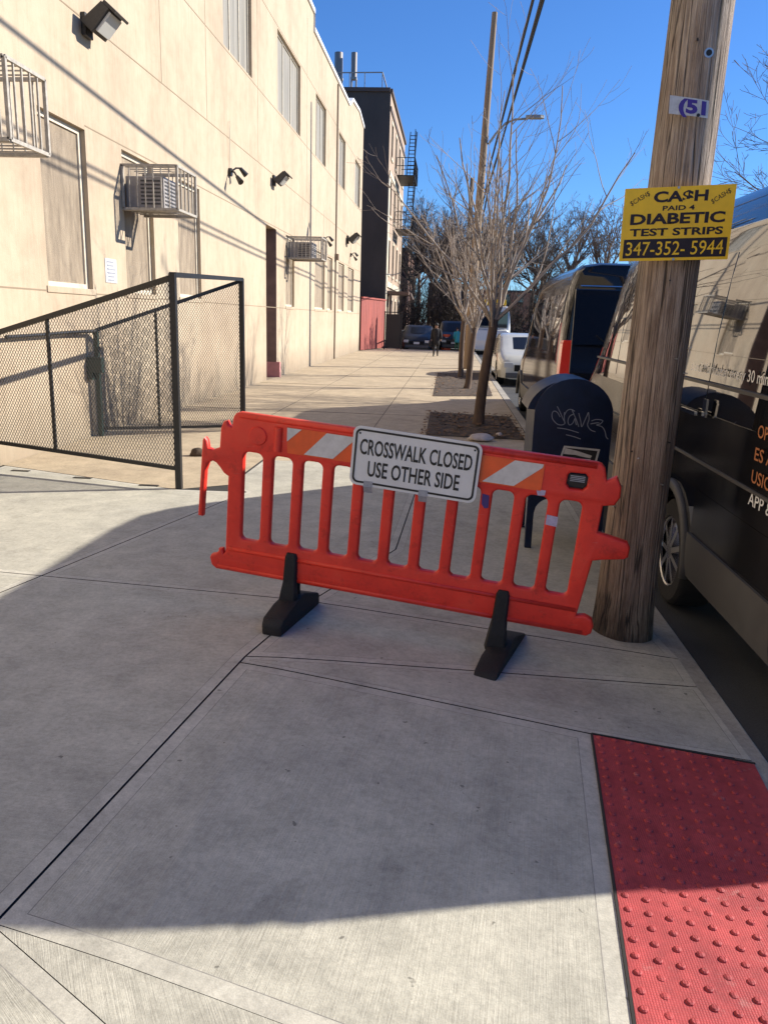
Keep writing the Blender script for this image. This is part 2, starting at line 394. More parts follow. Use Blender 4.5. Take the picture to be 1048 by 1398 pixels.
def padmat():
    t = NT('red tactile paving', .7); o = t.map()
    c = t.ramp(t.noise(o, 4, 6, .7), [(.3, (.34,.034,.040)), (.68, (.56,.072,.070))])
    c = t.mix(c, t.ramp(t.noise(o, 22, 5, .75), [(.3, .62), (.65, 1.05)]), .7, 'MULTIPLY')
    c = t.mix(c, (.50,.30,.26), t.math('MULTIPLY', t.ramp(t.noise(o, 9, 6, .75), [(.60, 0.0), (.74, 1.0)]), .55))
    wv = t.n.new('ShaderNodeTexVoronoi'); wv.inputs['Scale'].default_value = 130; wv.inputs['Randomness'].default_value = .15; t.l.new(o, wv.inputs['Vector'])
    c = t.mix(c, t.ramp(wv.outputs['Distance'], [(.15, 1.05), (.6, .78)]), .7, 'MULTIPLY')
    t.bump(wv.outputs['Distance'], .5, -.004); return t.color(c)
M['pad'] = padmat()

exec_parts = []
# ================================================================== GROUND
def dense(poly2d, mb_m, border=0, gap=0.0048, ang=0.0, bm=None, uvl=None, zoff=0.0):
    """add one slab: convex polygon (ccw) with a trowelled border, following g()"""
    def inset(P, d):
        n = len(P); out = []
        for i in range(n):
            a, b, c = P[i-1], P[i], P[(i+1) % n]
            d1 = (b-a).normalized(); d2 = (c-b).normalized(); n1 = Vector((-d1.y, d1.x)); n2 = Vector((-d2.y, d2.x))
            k = (n1+n2); den = 1+n1.dot(n2); out.append(b + k*(d/max(.12, den)))
        return out
    P = [Vector((p[0], p[1])) for p in poly2d]
    ar = sum(P[i].x*P[(i+1) % len(P)].y-P[(i+1) % len(P)].x*P[i].y for i in range(len(P)))
    if ar < 0: P.reverse()
    A = inset(P, gap); faces = []
    va = [bm.verts.new((q.x, q.y, 0)) for q in A]
    if border:
        B = inset(A, border); vb = [bm.verts.new((q.x, q.y, 0)) for q in B]; C_ = inset(A, border+.003); vc = [bm.verts.new((q.x, q.y, 0)) for q in C_]
        for i in range(len(A)):
            j = (i+1) % len(A); f = bm.faces.new((va[i], va[j], vb[j], vb[i])); f.material_index = 1; faces.append(f)
            f = bm.faces.new((vb[i], vb[j], vc[j], vc[i])); f.material_index = 3; faces.append(f)
        f = bm.faces.new(vc); f.material_index = 0; faces.append(f)
    else:
        f = bm.faces.new(va); f.material_index = mb_m; faces.append(f)
    for f in faces: f.tag = True
    ca, sa = math.cos(ang), math.sin(ang)
    xs = [q.x for q in P]; ys = [q.y for q in P]
    def cut(no, vals):
        for t in vals:
            geom = [e for e in bm.verts if e.is_valid]+list(bm.edges)+list(bm.faces)
            fs = [f for f in bm.faces if f.tag]; gs = set(fs)
            for f in fs: gs.update(f.verts); gs.update(f.edges)
            bmesh.ops.bisect_plane(bm, geom=list(gs), plane_co=(t if no == 0 else 0, t if no == 1 else 0, 0), plane_no=((1,0,0) if no == 0 else (0,1,0)))
            for f in bm.faces:
                if f.tag: pass
    def rng(a, b, st):
        o = []; t = math.ceil(a/st)*st
        while t < b: o.append(t); t += st
        return o
    for no, vals in ((0, rng(max(min(xs), -1.6), min(max(xs), 1.4), .25)), (1, rng(max(min(ys), 4.5), min(max(ys), 9.0), .6))):
        for t in vals:
            gs = set(f for f in bm.faces if f.tag); ex = set()
            for f in gs: ex.update(f.verts); ex.update(f.edges)
            r = bmesh.ops.bisect_plane(bm, geom=list(gs | ex), plane_co=(t if no == 0 else 0, t if no == 1 else 0, 0), plane_no=((1,0,0) if no == 0 else (0,1,0)))
            for e in r['geom']:
                if isinstance(e, bmesh.types.BMFace): e.tag = True
    fs = [f for f in bm.faces if f.tag]
    for f in fs:
        for lp in f.loops:
            x, y = lp.vert.co.x, lp.vert.co.y
            lp[uvl].uv = (x*ca+y*sa, -x*sa+y*ca)
    vs = set(v for f in fs for v in f.verts)
    bnd = [e for e in set(e for f in fs for e in f.edges) if sum(1 for f in e.link_faces if f.tag) == 1]
    for v in vs: v.co.z = g(v.co.x, v.co.y)+zoff
    r = bmesh.ops.extrude_edge_only(bm, edges=bnd)
    for e in r['geom']:
        if isinstance(e, bmesh.types.BMVert): e.co.z -= .03
        elif isinstance(e, bmesh.types.BMFace): e.material_index = 2
    for f in bm.faces: f.tag = False

def px2(lst): return [G(*p).xy for p in lst]
def ext(a, b, d):     # point d metres beyond b on the line a->b
    return b + (b-a).normalized()*d
bm = bmesh.new(); uvl = bm.loops.layers.uv.new('UVMap')
AB = G(57,786).xy; J1b = G(424,821).xy; Jm = G(335,896).xy; Q = G(-8,1262).xy
Bl = ext(J1b, AB, 3.2); Br = G(927,900).xy; Al = ext(G(311,682).xy, AB, 3.0); Ah = G(311,682).xy
K1 = G(540,750).xy; K2 = G(564,680).xy
Dr = G(952,938).xy; Cl = Q.lerp(Jm, .96); padTL = G(807,1002).xy; padTR = G(1030,1043).xy; padBL = G(865,1398).xy
YB = 8.75
def atyline(a, b, y): t = (y-a.y)/(b.y-a.y); return a+(b-a)*t
Atop = atyline(AB, Ah, 7.05); Ktop = atyline(K1, K2, YB)
KX = 1.17
def isect(a, b, c, d):
    u, v, w_ = b-a, d-c, c-a; den = u.x*v.y-u.y*v.x; return a+u*((w_.x*v.y-w_.y*v.x)/den)
Er = isect(G(0,1274).xy, G(362,1397).xy, padTL, padBL); Fr = atyline(G(0,1303).xy, G(107,1398).xy, -2.5); Pz = atyline(padTL, padBL, -2.5)
padB = ext(padTL, padBL, .05); padBR = padTR + (padBL-padTL)*1.03
V2 = lambda x, y: Vector((x, y))
slabs = [
 ([AB, J1b, Jm, Q, V2(-2.6, .9), V2(-4.55, 2.4), Al], .055, 1.50),
 ([AB, Al, V2(-4.55, Al.y+.6), V2(-4.55, Bl.y+.2), Bl], .05, 1.5),
 ([AB, Bl, V2(-4.55, Bl.y+.3), V2(-4.55, 7.75), V2(-2.48, 7.02), Atop], .05, 1.5),
 ([AB, Atop, V2(-2.05, 7.3), V2(-2.05, YB), Ktop, K1, J1b], .05, 1.5),
 ([J1b, K1, Ktop, V2(KX, YB), V2(KX+.09, 4.4), Br], .05, 1.45),
 ([Jm, J1b, Br, Dr], .05, 1.4),
 ([Cl, Jm, Dr, padTR+V2(0,.02), padTL], .03, 1.4),
 ([Q, Cl, padTL, Er], .055, -.12),
 ([Q, Er, Pz, Fr], 0, .55),
 ([Q, Fr, V2(-4.5,-2.5), V2(-4.55, 1.5), V2(-2.6, .85)], .055, .9),
]
for poly, bd, ang in slabs: dense(poly, 0, bd, ang=ang, bm=bm, uvl=uvl)
me = bpy.data.meshes.new('sidewalk'); bm.normal_update(); bm.to_mesh(me); bm.free()
me.materials.append(M['broom']); me.materials.append(M['edge']); me.materials.append(M['groove']); me.materials.append(M['lip'])
struct(finish('sidewalk', me, None, Vector((0,0,0))))
# concrete around the tactile pad and behind the camera
bm = bmesh.new(); uvl = bm.loops.layers.uv.new('UVMap')
dense([padB, padBR, V2(1.2, -2.5), Pz], 0, .05, ang=-.12, bm=bm, uvl=uvl)
# old tan pavement beyond the new corner, in big flags
old = []
def flag(x0, y0, x1, y1): old.append([V2(x0,y0), V2(x1,y0), V2(x1,y1), V2(x0,y1)])
old.append([V2(-4.6, 7.78), V2(-2.48, 7.03), V2(-2.07, 7.33), V2(-2.07, 8.9), V2(-2.07, 11.2), V2(-4.6, 11.2)])
flag(-2.06, YB+.01, -.45, 11.2); flag(-.45, YB+.01, KX, 11.2)
random.seed(4)
ys_ = [11.2, 13.6, 15.4, 17.3, 19.2, 21.0, 23.1, 25.2, 27.4, 29.6, 32, 34.4, 36.8, 39.2, 42, 45]
bmo = bmesh.new(); uvo = bmo.loops.layers.uv.new('UVMap')
for y0, y1 in zip(ys_, ys_[1:]):
    for x0, x1 in ((-4.6, -2.9), (-2.9, -1.1), (-1.1, KX)): flag(x0, y0, x1, y1)
for P in old: dense(P, 0, 0, gap=.005, ang=1.5, bm=bmo, uvl=uvo, zoff=random.uniform(-.003, .003))
me = bpy.data.meshes.new('ramp_apron'); bm.to_mesh(me); bm.free(); me.materials.append(M['broom']); me.materials.append(M['edge']); me.materials.append(M['groove']); me.materials.append(M['lip'])
struct(finish('ramp_pavement', me, None, Vector((0,0,0))))
me = bpy.data.meshes.new('old_sidewalk'); bmo.to_mesh(me); bmo.free(); me.materials.append(M['old']); me.materials.append(M['old']); me.materials.append(M['groove'])
struct(finish('old_sidewalk', me, None, Vector((0,0,0))))
# bedding below the joints
mb = MB()
gx = [-4.65, -3, -1.6]+[-1.35+.25*i for i in range(11)]+[1.2]; gy = [-6, 0, 2, 3, 4, 4.6]+[5+.5*i for i in range(9)]+[12, 20, 30, 45.2]
for i in range(len(gx)-1):
    for j in range(len(gy)-1):
        q = [(gx[i],gy[j]),(gx[i+1],gy[j]),(gx[i+1],gy[j+1]),(gx[i],gy[j+1])]
        mb.quad(*[V(x, y, g(x,y)-.006) for x, y in q])
struct(mb.build('joint_bedding', M['groove'], fixn=False))
# kerb
mb = MB(); ky = [-2.5, 1.3, 2, 2.6, 3, 3.4, 3.8, 4.2, 4.6, 5, 5.5, 6, 6.5, 7, 7.5, 8, 8.5, 9, 12, 16, 24, 34, 45]
def kxi(y): return KX + .075*(1-ss(4, 9, y))
secs = []
for y in ky:
    a = kxi(y)+.010; z = g(a, y)-.003; zo = g(a+.15, y)-.003; secs.append([(a, y, -.4), (a, y, z-.004), (a+.006, y, z), (a+.135, y, zo+.001), (a+.15, y, zo-.012), (a+.152, y, -.4)])
mb.loft(secs); struct(mb.build('curb', M['kerb']))
mb = MB(); mb.quad(V(1.2,-40,ROAD), V(11.5,-40,ROAD), V(11.5,140,ROAD), V(1.2,140,ROAD)); mb.quad(V(-60,45.15,ROAD), V(1.2,45.15,ROAD), V(1.2,56,ROAD), V(-60,56,ROAD))
struct(mb.build('road', M['asphalt']))
mb = MB(); mb.box((11.5,-40,-.4), (16,140,0)); struct(mb.build('far_sidewalk', M['old']))
mb = MB(); mb.box((-60,56,-.4), (1.17,140,0)); struct(mb.build('block_sidewalk', M['old']))
mb = MB(); S_ = 900; mb.quad(V(-S_,-S_,-.45), V(S_,-S_,-.45), V(S_,S_,-.45), V(-S_,S_,-.45)); struct(mb.build('ground', M['asphalt']))

# tree pits
def pit(px, nm):
    P = [atZ(*p, 0) for p in px]
    mb = MB(); n = 10
    for i in range(n):
        for j in range(n):
            def q(s, t):
                a = P[0].lerp(P[1], s).lerp(P[3].lerp(P[2], s), t); h = .008+.03*abs(mnoise(a*2.5))*(1 if 0 < s < 1 and 0 < t < 1 else .0)
                return a+V(0,0,h)
            mb.quad(q(i/n, j/n), q((i+1)/n, j/n), q((i+1)/n, (j+1)/n), q(i/n, (j+1)/n))
    o = mb.build('tree_pit_soil', M['soil'], smooth=True); struct(o); return P
PIT1 = pit([(581,594), (716,601), (694,569), (587,563)], 1)
PIT2 = pit([(591,541), (672,541), (660,509), (597,509)], 2)
random.seed(9); mb = MB()
for P, n in ((PIT1, 900), (PIT2, 400)):
    for k in range(n):
        s, t = random.uniform(-.05, 1.03), random.uniform(-.05, 1.0)
        c = P[0].lerp(P[1], s).lerp(P[3].lerp(P[2], s), t)+V(0,0,.035+random.random()*.012)
        a = random.uniform(0, 6.3); L = random.uniform(.015, .05); d = V(math.cos(a), math.sin(a), random.uniform(-.3,.3))*L; e = V(-math.sin(a), math.cos(a), random.uniform(-.3,.3))*L*.55
        mb.add([c-d, c+e, c+d, c-e], [(0,1,2,3)])
o = mb.build('leaf_litter', M['leaf'], fixn=False); o['kind'] = 'stuff'; o['label'] = 'brown dry leaf litter scattered over the tree pits'; o['category'] = 'leaf litter'
random.seed(12)
def rock(c, r, label, m, cat='rock'):
    bm = bmesh.new(); bmesh.ops.create_icosphere(bm, subdivisions=3, radius=1)
    for v in bm.verts:
        k = 1+.25*mnoise(v.co*1.7+V(c[0]*9, 3, 1)); v.co = V(v.co.x*r[0]*k, v.co.y*r[1]*k, max(-.2, v.co.z)*r[2]*k)
    me = bpy.data.meshes.new(cat); bm.to_mesh(me); bm.free(); me.materials.append(m)
    return tag(finish(cat.replace(' ', '_'), me, None, Vector(c), True), label, cat)
c = atZ(656,599,.03); rock((c.x, c.y, .03), (.17,.12,.07), 'flat pale rock lying at the foot of the nearest bare tree', M['rock'])
c = atZ(681,594,.03); rock((c.x, c.y, .03), (.05,.05,.04), 'small white stone in the soil right of the nearest tree trunk', M['rock'], 'stone')
c = atZ(270,622,.0); rock((c.x, c.y, .02), (.09,.07,.07), 'small dark lump of debris on the pavement by the fence opening', M['soil'], 'debris')

# tactile pad
pt = thing('tactile_paving', 'red tactile paving pad of raised domes at the kerb ramp', 'tactile pad', (padTL.x, padTL.y, g(*padTL)))
mb = MB(); pw = (padTR-padTL); pl = (padB-padTL)
def padp(s, t, dz): q = padTL + pw*s + pl*t; return V(q.x, q.y, g(q.x, q.y)+dz)
N1, N2 = 8, 12; i0, i1 = .008, .99
for i in range(N1):
    for j in range(N2):
        f = lambda k, n: i0+(i1-i0)*k/n
        mb.quad(padp(f(i,N1), f(j,N2), .004), padp(f(i+1,N1), f(j,N2), .004), padp(f(i+1,N1), f(j+1,N2), .004), padp(f(i,N1), f(j+1,N2), .004))
mb.build('pad_plate', M['pad'], pt)
mb = MB(); un = pw.normalized(); ln_ = pl.normalized(); step = .0605
ni = int(pw.length/step); nj = int(pl.length/step)
for i in range(ni):
    for j in range(nj):
        q = padTL + un*(step*(i+.5)) + ln_*(step*(j+.5)); z = g(q.x, q.y)+.0035; b0 = len(mb.v); K = 10; wn = random.choice((1,1,1,.95,.85,.6,1.05)); q = q+V2(random.gauss(0,.0008),random.gauss(0,.0008))
        for r, h in ((.0122, 0), (.0112, .0042), (.0078, .0068)):
            for k in range(K): a = 6.2832*k/K; mb.v.append(V(q.x+r*math.cos(a), q.y+r*math.sin(a), z+h*wn))
        for r in range(2):
            for k in range(K): mb.f.append((b0+r*K+k, b0+r*K+(k+1) % K, b0+(r+1)*K+(k+1) % K, b0+(r+1)*K+k)); mb.m.append(0)
        mb.f.append(tuple(b0+2*K+k for k in range(K))); mb.m.append(0)
o = mb.build('raised_domes', M['pad'], pt, smooth='auto', fixn=False)
o['kind'] = 'stuff'
mb = MB()
for a, b in ((0, (0,1)), (1, (0,1))): pass
mb.bar(padp(0,0,.002), padp(1,0,.002), .008, .006); mb.bar(padp(0,0,.002), padp(0,1,.002), .008, .006)
mb.build('pad_joint', M['groove'], pt)

# ================================================================== CREAM BUILDING
WX = -4.6; DEP = -22.0
Z1, Z2, Z3 = 1.85, 3.74, 5.0
bl = thing('factory_building', 'long cream two storey industrial building with boarded windows lining the sidewalk', 'building', (WX, 10, 0))
YE = 40.3; YS = -14.0
lowwin = [(9.03,10.19), (11.30,12.42), (13.54,14.73), (22.32,23.5), (27.05,29.1), (29.75,30.95), (32.6,34.3), (35.55,37.6)]
lowwin += [(4.6,5.8), (1.5,2.7), (-2.2,-1.0)]
upwin = [(16.45,18.68), (21.3,24.34), (26.95,29.03), (32.2,34.05), (37.35,39.4), (11.2,13.6), (5.5,8.0), (0,2.5)]
DOOR = (19.93, 21.06)
def parapet(y):
    if y < 26.45: return 10.5
    if y < 35.0: return 10.02
    if y < 36.0: return 10.02+.42*(y-35.0)
    if y < 38.4: return 10.44+.06*(y-36)
    return 10.58-.14*(y-38.4)
# front wall as strips with real openings
ops = [(a, b, Z1, Z2) for a, b in lowwin] + [(a, b, 6.60, 8.43) for a, b in upwin] + [(DOOR[0], DOOR[1], 0, Z2)]
yb = sorted({YS, YE, 26.45, 35.0, 36.0, 38.4} | {v for o in ops for v in o[:2]}); zb = [-.3, 0, Z1, Z2, 6.60, 8.43]
mb = MB()
for y0, y1 in zip(yb, yb[1:]):
    ym = (y0+y1)/2
    for z0, z1 in zip(zb, zb[1:]):
        zm = (z0+z1)/2
        if any(a < ym < b and c < zm < d for a, b, c, d in ops): continue
        mb.quad(V(WX,y0,z0), V(WX,y1,z0), V(WX,y1,z1), V(WX,y0,z1))
    e = 1e-4
    mb.quad(V(WX,y0,8.43), V(WX,y1,8.43), V(WX,y1,parapet(y1-e)), V(WX,y0,parapet(y0+e)))
for a, b, c, d in ops:      # reveals
    D = .115
    if (a, b) == DOOR: D = .55
    x1 = WX-D
    mb.quad(V(WX,a,c), V(x1,a,c), V(x1,a,d), V(WX,a,d)); mb.quad(V(WX,b,d), V(x1,b,d), V(x1,b,c), V(WX,b,c))
    mb.quad(V(WX,a,d), V(x1,a,d), V(x1,b,d), V(WX,b,d)); mb.quad(V(x1,a,c), V(WX,a,c), V(WX,b,c), V(x1,b,c))
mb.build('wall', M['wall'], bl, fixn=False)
mb = MB()
mb.quad(V(WX,YE,-.3), V(DEP,YE,-.3), V(DEP,YE,10.2), V(WX,YE,10.32)); mb.quad(V(WX,YS,-.3), V(DEP,YS,-.3), V(DEP,YS,10.2), V(WX,YS,10.5)); mb.quad(V(DEP,YS,-.3), V(DEP,YE,-.3), V(DEP,YE,10.2), V(DEP,YS,10.2))
mb.build('side_wall', M['wall'], bl)
mb = MB(); mb.quad(V(WX-.3,YS,9.7), V(DEP,YS,9.7), V(DEP,YE,9.7), V(WX-.3,YE,9.7)); mb.build('roof', M['darkwall'], bl)
mb = MB(); pts = [YS, 26.45-.001, 26.45, 35.0, 36.0, 38.4, 39.4, YE+.03]
mb.loft([[(WX+.05,y,parapet(y)-.03+(.0 if y != 26.45 else 0)), (WX+.05,y,parapet(y)+.09), (WX-.32,y,parapet(y)+.09), (WX-.32,y,parapet(y)-.03)] for y in pts])
mb.build('coping', M['coping'], bl)
# shallow score lines and pilaster edges on the wall
mb = MB()
for z, y0, y1 in ((Z3, YS, YE), (6.55, YS, YE), (8.48, YS, YE), (Z2+.05, 10.2, YE), (Z1-.05, YS, YE)):
    mb.box((WX-.004, y0, z-.008), (WX+.0035, y1, z+.008))
for y in (12.98, 15.3, 19.2, 25.4, 8.5): mb.box((WX-.004, y-.007, Z3), (WX+.003, y+.007, 10.0))
mb.build('score_lines', mat('brown score line', (.26,.20,.135), .9), bl)  # one even brown, darker than the wall
mb = MB(); mb.tube([V(WX+.03,31.6,.0), V(WX+.03,31.6,9.9)], .028, 8); mb.box((WX,31.5,Z2+.0),(WX+.14,31.7,Z2+.22)); mb.build('drain_pipe', mat('rusty drain pipe', (.22,.16,.11), .6, var=.4, vscale=4), bl)
for a, b in lowwin:
    x = WX-.10; fr = MB(); t = .06
    fr.box((x-.02,a,Z1),(x+.035,a+t,Z2)); fr.box((x-.02,b-t,Z1),(x+.035,b,Z2)); fr.box((x-.02,a+t,Z1),(x+.035,b-t,Z1+t)); fr.box((x-.02,a+t,Z2-t),(x+.035,b-t,Z2))
    fo = fr.build('window', M['frame'], bl)
    MB().box((x-.03,a+t,Z1+t),(x+.012,b-t,Z2-t)).build('board', M['board'], fo)
    MB().box((WX-.09,a-.05,Z1-.07),(WX+.015,b+.05,Z1+.004)).build('sill', M['wall'], fo, bevel=.008)
for a, b in upwin:
    x = WX-.10; fr = MB(); t = .05; z0, z1 = 6.60, 8.43
    fr.box((x-.02,a,z0),(x+.03,a+t,z1)); fr.box((x-.02,b-t,z0),(x+.03,b,z1)); fr.box((x-.02,a+t,z0),(x+.03,b-t,z0+t)); fr.box((x-.02,a+t,z1-t),(x+.03,b-t,z1))
    k = 3
    for i in range(1, k): y = a+(b-a)*i/k; fr.box((x-.015,y-.02,z0+t),(x+.02,y+.02,z1-t))
    fo = fr.build('window', M['frame'], bl); MB().box((x-.03,a+t,z0+t),(x,b-t,z1-t)).build('pane', M['winpane'], fo)
dr = MB(); dr.box((WX-.56,DOOR[0]+.01,.02),(WX-.50,DOOR[1]-.01,Z2-.01)); do = dr.build('door', M['reveal'], bl)
MB().box((WX-.50,DOOR[1]-.02,.4),(WX+.012,DOOR[1]+.012,Z2-.02)).build('door_jamb', M['reveal'], bl)
MB().box((WX-.50,DOOR[1]-.024,0.0),(WX+.10,DOOR[1]+.12,.40)).build('door_plinth', M['pink'], bl, bevel=.01)

# ---- wall mounted fixtures
def wall_light(y, z, s, label, grp='floodlights on the cream wall', kind=0):
    t = thing('wall_light', label, 'wall light', (WX, y, z), grp)
    MB().box((WX+.002,y-.09*s,z-.11*s),(WX+.05*s,y+.09*s,z+.11*s)).build('back_plate', M['lampbody'], t, bevel=.008)
    mb = MB(); mb.tube([V(WX+.05*s,y,z), V(WX+.16*s,y,z+.03*s)], .03*s, 8); mb.build('arm', M['lampbody'], t)
    xf = plane_xf(V(WX+.22*s, y, z+.02*s), V(math.cos(R_(48)),0,math.sin(R_(48))), V(0,1,0)); mb = MB()
    def bx(u0,u1,v0,v1,w0,w1,w2=None):
        mb.add([xf((u0,v0,w0)),xf((u1,v0,w0)),xf((u1,v1,w0)),xf((u0,v1,w0)),xf((u0,v0,w1)),xf((u1,v0,w2 or w1)),xf((u1,v1,w2 or w1)),xf((u0,v1,w1))],[(3,2,1,0),(4,5,6,7),(0,1,5,4),(1,2,6,5),(2,3,7,6),(3,0,4,7)])
    bx(-.14*s,.15*s,-.17*s,.17*s,-.03*s,.13*s,.08*s); mb.build('housing', M['lampbody'], t, bevel=.01)
    mb = MB(); bx(-.10*s,.13*s,-.14*s,.14*s,-.06*s,-.031*s); mb.build('lens', M['lens'], t, bevel=.006)
    mb = MB(); bx(.151*s,.18*s,-.17*s,.17*s,-.10*s,.06*s); mb.build('visor', M['lampbody'], t)
    return t
wall_light(10.35, 4.93, 1.15, 'bronze floodlight high on the cream wall near the top left, nearest of the three')
wall_light(20.75, 4.85, 1.1, 'bronze floodlight on the cream wall above the brown door recess')
wall_light(35.0, 4.80, 1.5, 'boxy floodlight near the far end of the cream wall beyond the drain pipe')
def spot(y, z, label):
    t = thing('spotlight_bracket', label, 'spotlight', (WX, y, z), 'black twin spotlight brackets on the cream wall')
    mb = MB(); mb.disc((WX+.002,y,z), (1,0,0), .08, 14, .06); mb.build('base', M['black_metal'], t)
    for s in (-1, 1):
        mb = MB(); a = V(WX+.06,y,z+.02); b = V(WX+.20,y+s*.13,z+.10*s); mb.tube([a, a.lerp(b,.5)+V(0,0,.03), b], .018, 7)
        mb.tube([b, b+V(.10,.08*s,-.12)], [.035,.06], 10); mb.build('lamp_holder', M['black_metal'], t)
    mb = MB(); mb.tube([V(WX+.03,y,z+.05),V(WX+.03,y,z+.95)], .008, 5); mb.build('conduit', M['frame'], t)
spot(16.7, 4.36, 'black twin spotlight bracket on the wall between the caged unit and the door recess')
spot(28.7, 4.22, 'black twin spotlight bracket on the cream wall just short of the drain pipe')
spot(36.2, 4.28, 'black twin spotlight bracket nearest the far end of the cream wall')
def cage(y0, y1, z0, z1, dx, label, unit=None, nb=5, ns=6):
    t = thing('window_cage', label, 'cage', (WX, y0, z0), 'steel cages around window air conditioners')
    X = WX+dx; r = .032; mb = MB()
    for y in (y0, y1):
        for x in (WX+.02, X): mb.bar((x,y,z0),(x,y,z1), r)
        for z in (z0, z1): mb.bar((WX,y,z),(X,y,z), r)
    for z in (z0, z1): mb.bar((X,y0,z),(X,y1,z), r)
    mb.build('frame', M['galv'], t)
    mb = MB()
    for i in range(1, ns+1):
        x = WX+dx*i/(ns+1); mb.bar((x,y0,z0),(x,y0,z1), .014); mb.bar((x,y1,z0),(x,y1,z1), .014)
    for i in range(1, nb): y = y0+(y1-y0)*i/nb; mb.bar((X,y,z0),(X,y,z1), .016); mb.bar((WX,y,z0),(X,y,z0), .014); mb.bar((WX,y,z1),(X,y,z1), .012)
    mb.build('bars', M['galv'], t)
    for q0 in (y0, y1-.05): MB().box((WX+.01,q0,z0-.025),(X,q0+.05,z0-.001)).build('shelf_rail', M['galv'], t)
    if unit:
        a = thing('air_conditioner', unit, 'air conditioner', (WX, y0+.1, z0+.02), 'window air conditioners in cages')
        xa = WX+.02; xb = WX+dx*.72; ya, yc = y0+.09, y1-.09; za, zc = z0+.02, z0+(z1-z0)*.78
        MB().box((xa,ya,za),(xb,yc,zc)).build('case', M['ac'], a, bevel=.015)
        mb = MB()
        for i in range(7):
            z = za+.06+i*(zc-za-.12)/6; mb.box((xa+(xb-xa)*.40,ya-.006,z-.010),(xb-.05,ya-.001,z+.010))
            mb.box((xb+.001,ya+.04,z-.010),(xb+.006,yc-.04,z+.010))
        mb.build('louvres', M['acdark'], a)
p0 = atX(14,190,WX+.78); p1 = atX(67,212,WX+.78)
cage(p0.y, p1.y, (p0.z+p1.z)/2, (p0.z+p1.z)/2+.64, .78, 'pale steel window cage at the far left above the fence, empty and nearest')
cage(11.25, 12.05, 2.97, 3.53, .78, 'steel window cage holding a grey air conditioner above the boarded window', 'grey air conditioner in the nearer occupied cage on the cream wall')
cage(22.45, 23.35, 3.14, 3.70, .95, 'smaller looking steel window cage beyond the brown door recess', 'dark air conditioner in the cage beyond the brown door recess', ns=8)
ns_ = thing('wall_notice', 'small white printed notice on the cream wall between boarded windows', 'notice', (WX, 10.75, 2.1))
MB().box((WX+.002,10.57,1.96),(WX+.008,10.94,2.27)).build('notice_plate', M['white_sheet'], ns_)
mb = MB()
random.seed(2)
for i in range(6):
    z = 2.23-i*.047; a = random.uniform(.02,.08); mb.box((WX+.0085,10.60+a*.4,z-.012),(WX+.0095,10.91-a,z+.008))
mb.build('print_lines', M['tape'], ns_)

# ================================================================== FENCE ENCLOSURE
fn = thing('mesh_enclosure', 'black expanded metal mesh enclosure with sloping top rails against the cream wall', 'fence', (-2.46, 7.06, 0))
A0 = V(-2.463, 7.06, 0); A1 = V(WX+.03, 7.62, 0); B0 = V(-2.87, 10.96, 0); B1 = V(-4.49, 9.95, 0)
def post(p, h, s, nm='post', m='black_metal'): return MB().bar(p, p+V(0,0,h), s, s, up=(0,1,0)).build(nm, M[m], fn)
post(A0, 1.93, .055); post(B0, 2.07, .06); post(B1, 1.36, .055, 'post', 'green_metal')
post(A1+V(.01,0,0), 1.34, .04)
def panel(P, Q, zb0, zb1, zt0, zt1, mids, pitch=.0245, rise=.040):
    hz = V(0,0,1)
    a0, a1, b0, b1 = P+hz*zb0, Q+hz*zb1, P+hz*zt0, Q+hz*zt1
    MB().bar(b0, b1, .045, .045).build('top_rail', M['black_metal'], fn); MB().bar(a0, a1, .03, .035).build('bottom_rail', M['black_metal'], fn)
    for s in mids:
        MB().bar(a0.lerp(a1, s), b0.lerp(b1, s), .028, .028, up=(0,1,0)).build('mullion', M['black_metal'], fn)
    L = (Q-P).length; d = (Q-P).normalized(); mb = MB()
    poly = [(0, zb0), (L, zb1), (L, zt1), (0, zt0)]
    k = rise/pitch
    def clip(c, sg):        # line z = sg*k*x + c clipped to the convex polygon
        xs = []
        for (x0, y0), (x1, y1) in zip(poly, poly[1:]+poly[:1]):
            f0 = y0-sg*k*x0-c; f1 = y1-sg*k*x1-c
            if (f0 < 0) != (f1 < 0): t = f0/(f0-f1); xs.append((x0+(x1-x0)*t, y0+(y1-y0)*t))
        return xs
    for sg in (1, -1):
        c = -6.0
        while c < 7:
            r = clip(c, sg)
            if len(r) == 2:
                p = P+d*r[0][0]+hz*r[0][1]; q = P+d*r[1][0]+hz*r[1][1]
                if (p-q).length > .01: mb.bar(p, q, .0040, .0030, up=d.cross(hz))
            c += 2*rise
    mb.build('mesh_panel', M['mesh'], fn, fixn=False)
panel(A0+(A1-A0).normalized()*.03, A1, .19, .27, 1.89, 1.31, (.64,), rise=.026, pitch=.0165)
panel(B0+(B1-B0).normalized()*.03, B1, .07, .10, 2.03, 1.35, (.60,), rise=.026, pitch=.0165)
MB().bar(A0+V(0,0,1.92), B0+V(0,0,2.06), .06, .045).build('lintel', M['black_metal'], fn)
mb = MB(); mb.tube([B1+V(0,0,1.34), V(-4.52,9.3,1.33), V(WX+.06,8.6,1.31), V(WX+.06,7.95,1.30)], .022, 8); mb.build('handrail', M['black_metal'], fn)
lk = MB(); c = B1+V(.0,-.05,.92); lk.box(c-V(.11,.045,.10), c+V(.09,.045,.10)); lk.box(c-V(.10,.045,.19), c+V(-.03,.045,-.095)); lk.build('lock_box', M['green_metal'], fn, bevel=.012)
hm = MB(); 
for s in (.15,.5,.85):
    c = A0.lerp(A1, s)-V(0,.02,0); hm.bar(c+V(-.09,.0,.004), c+V(.09,-.0,.004), .05, .006)
hm.build('ground_bracket', M['black_metal'], fn)

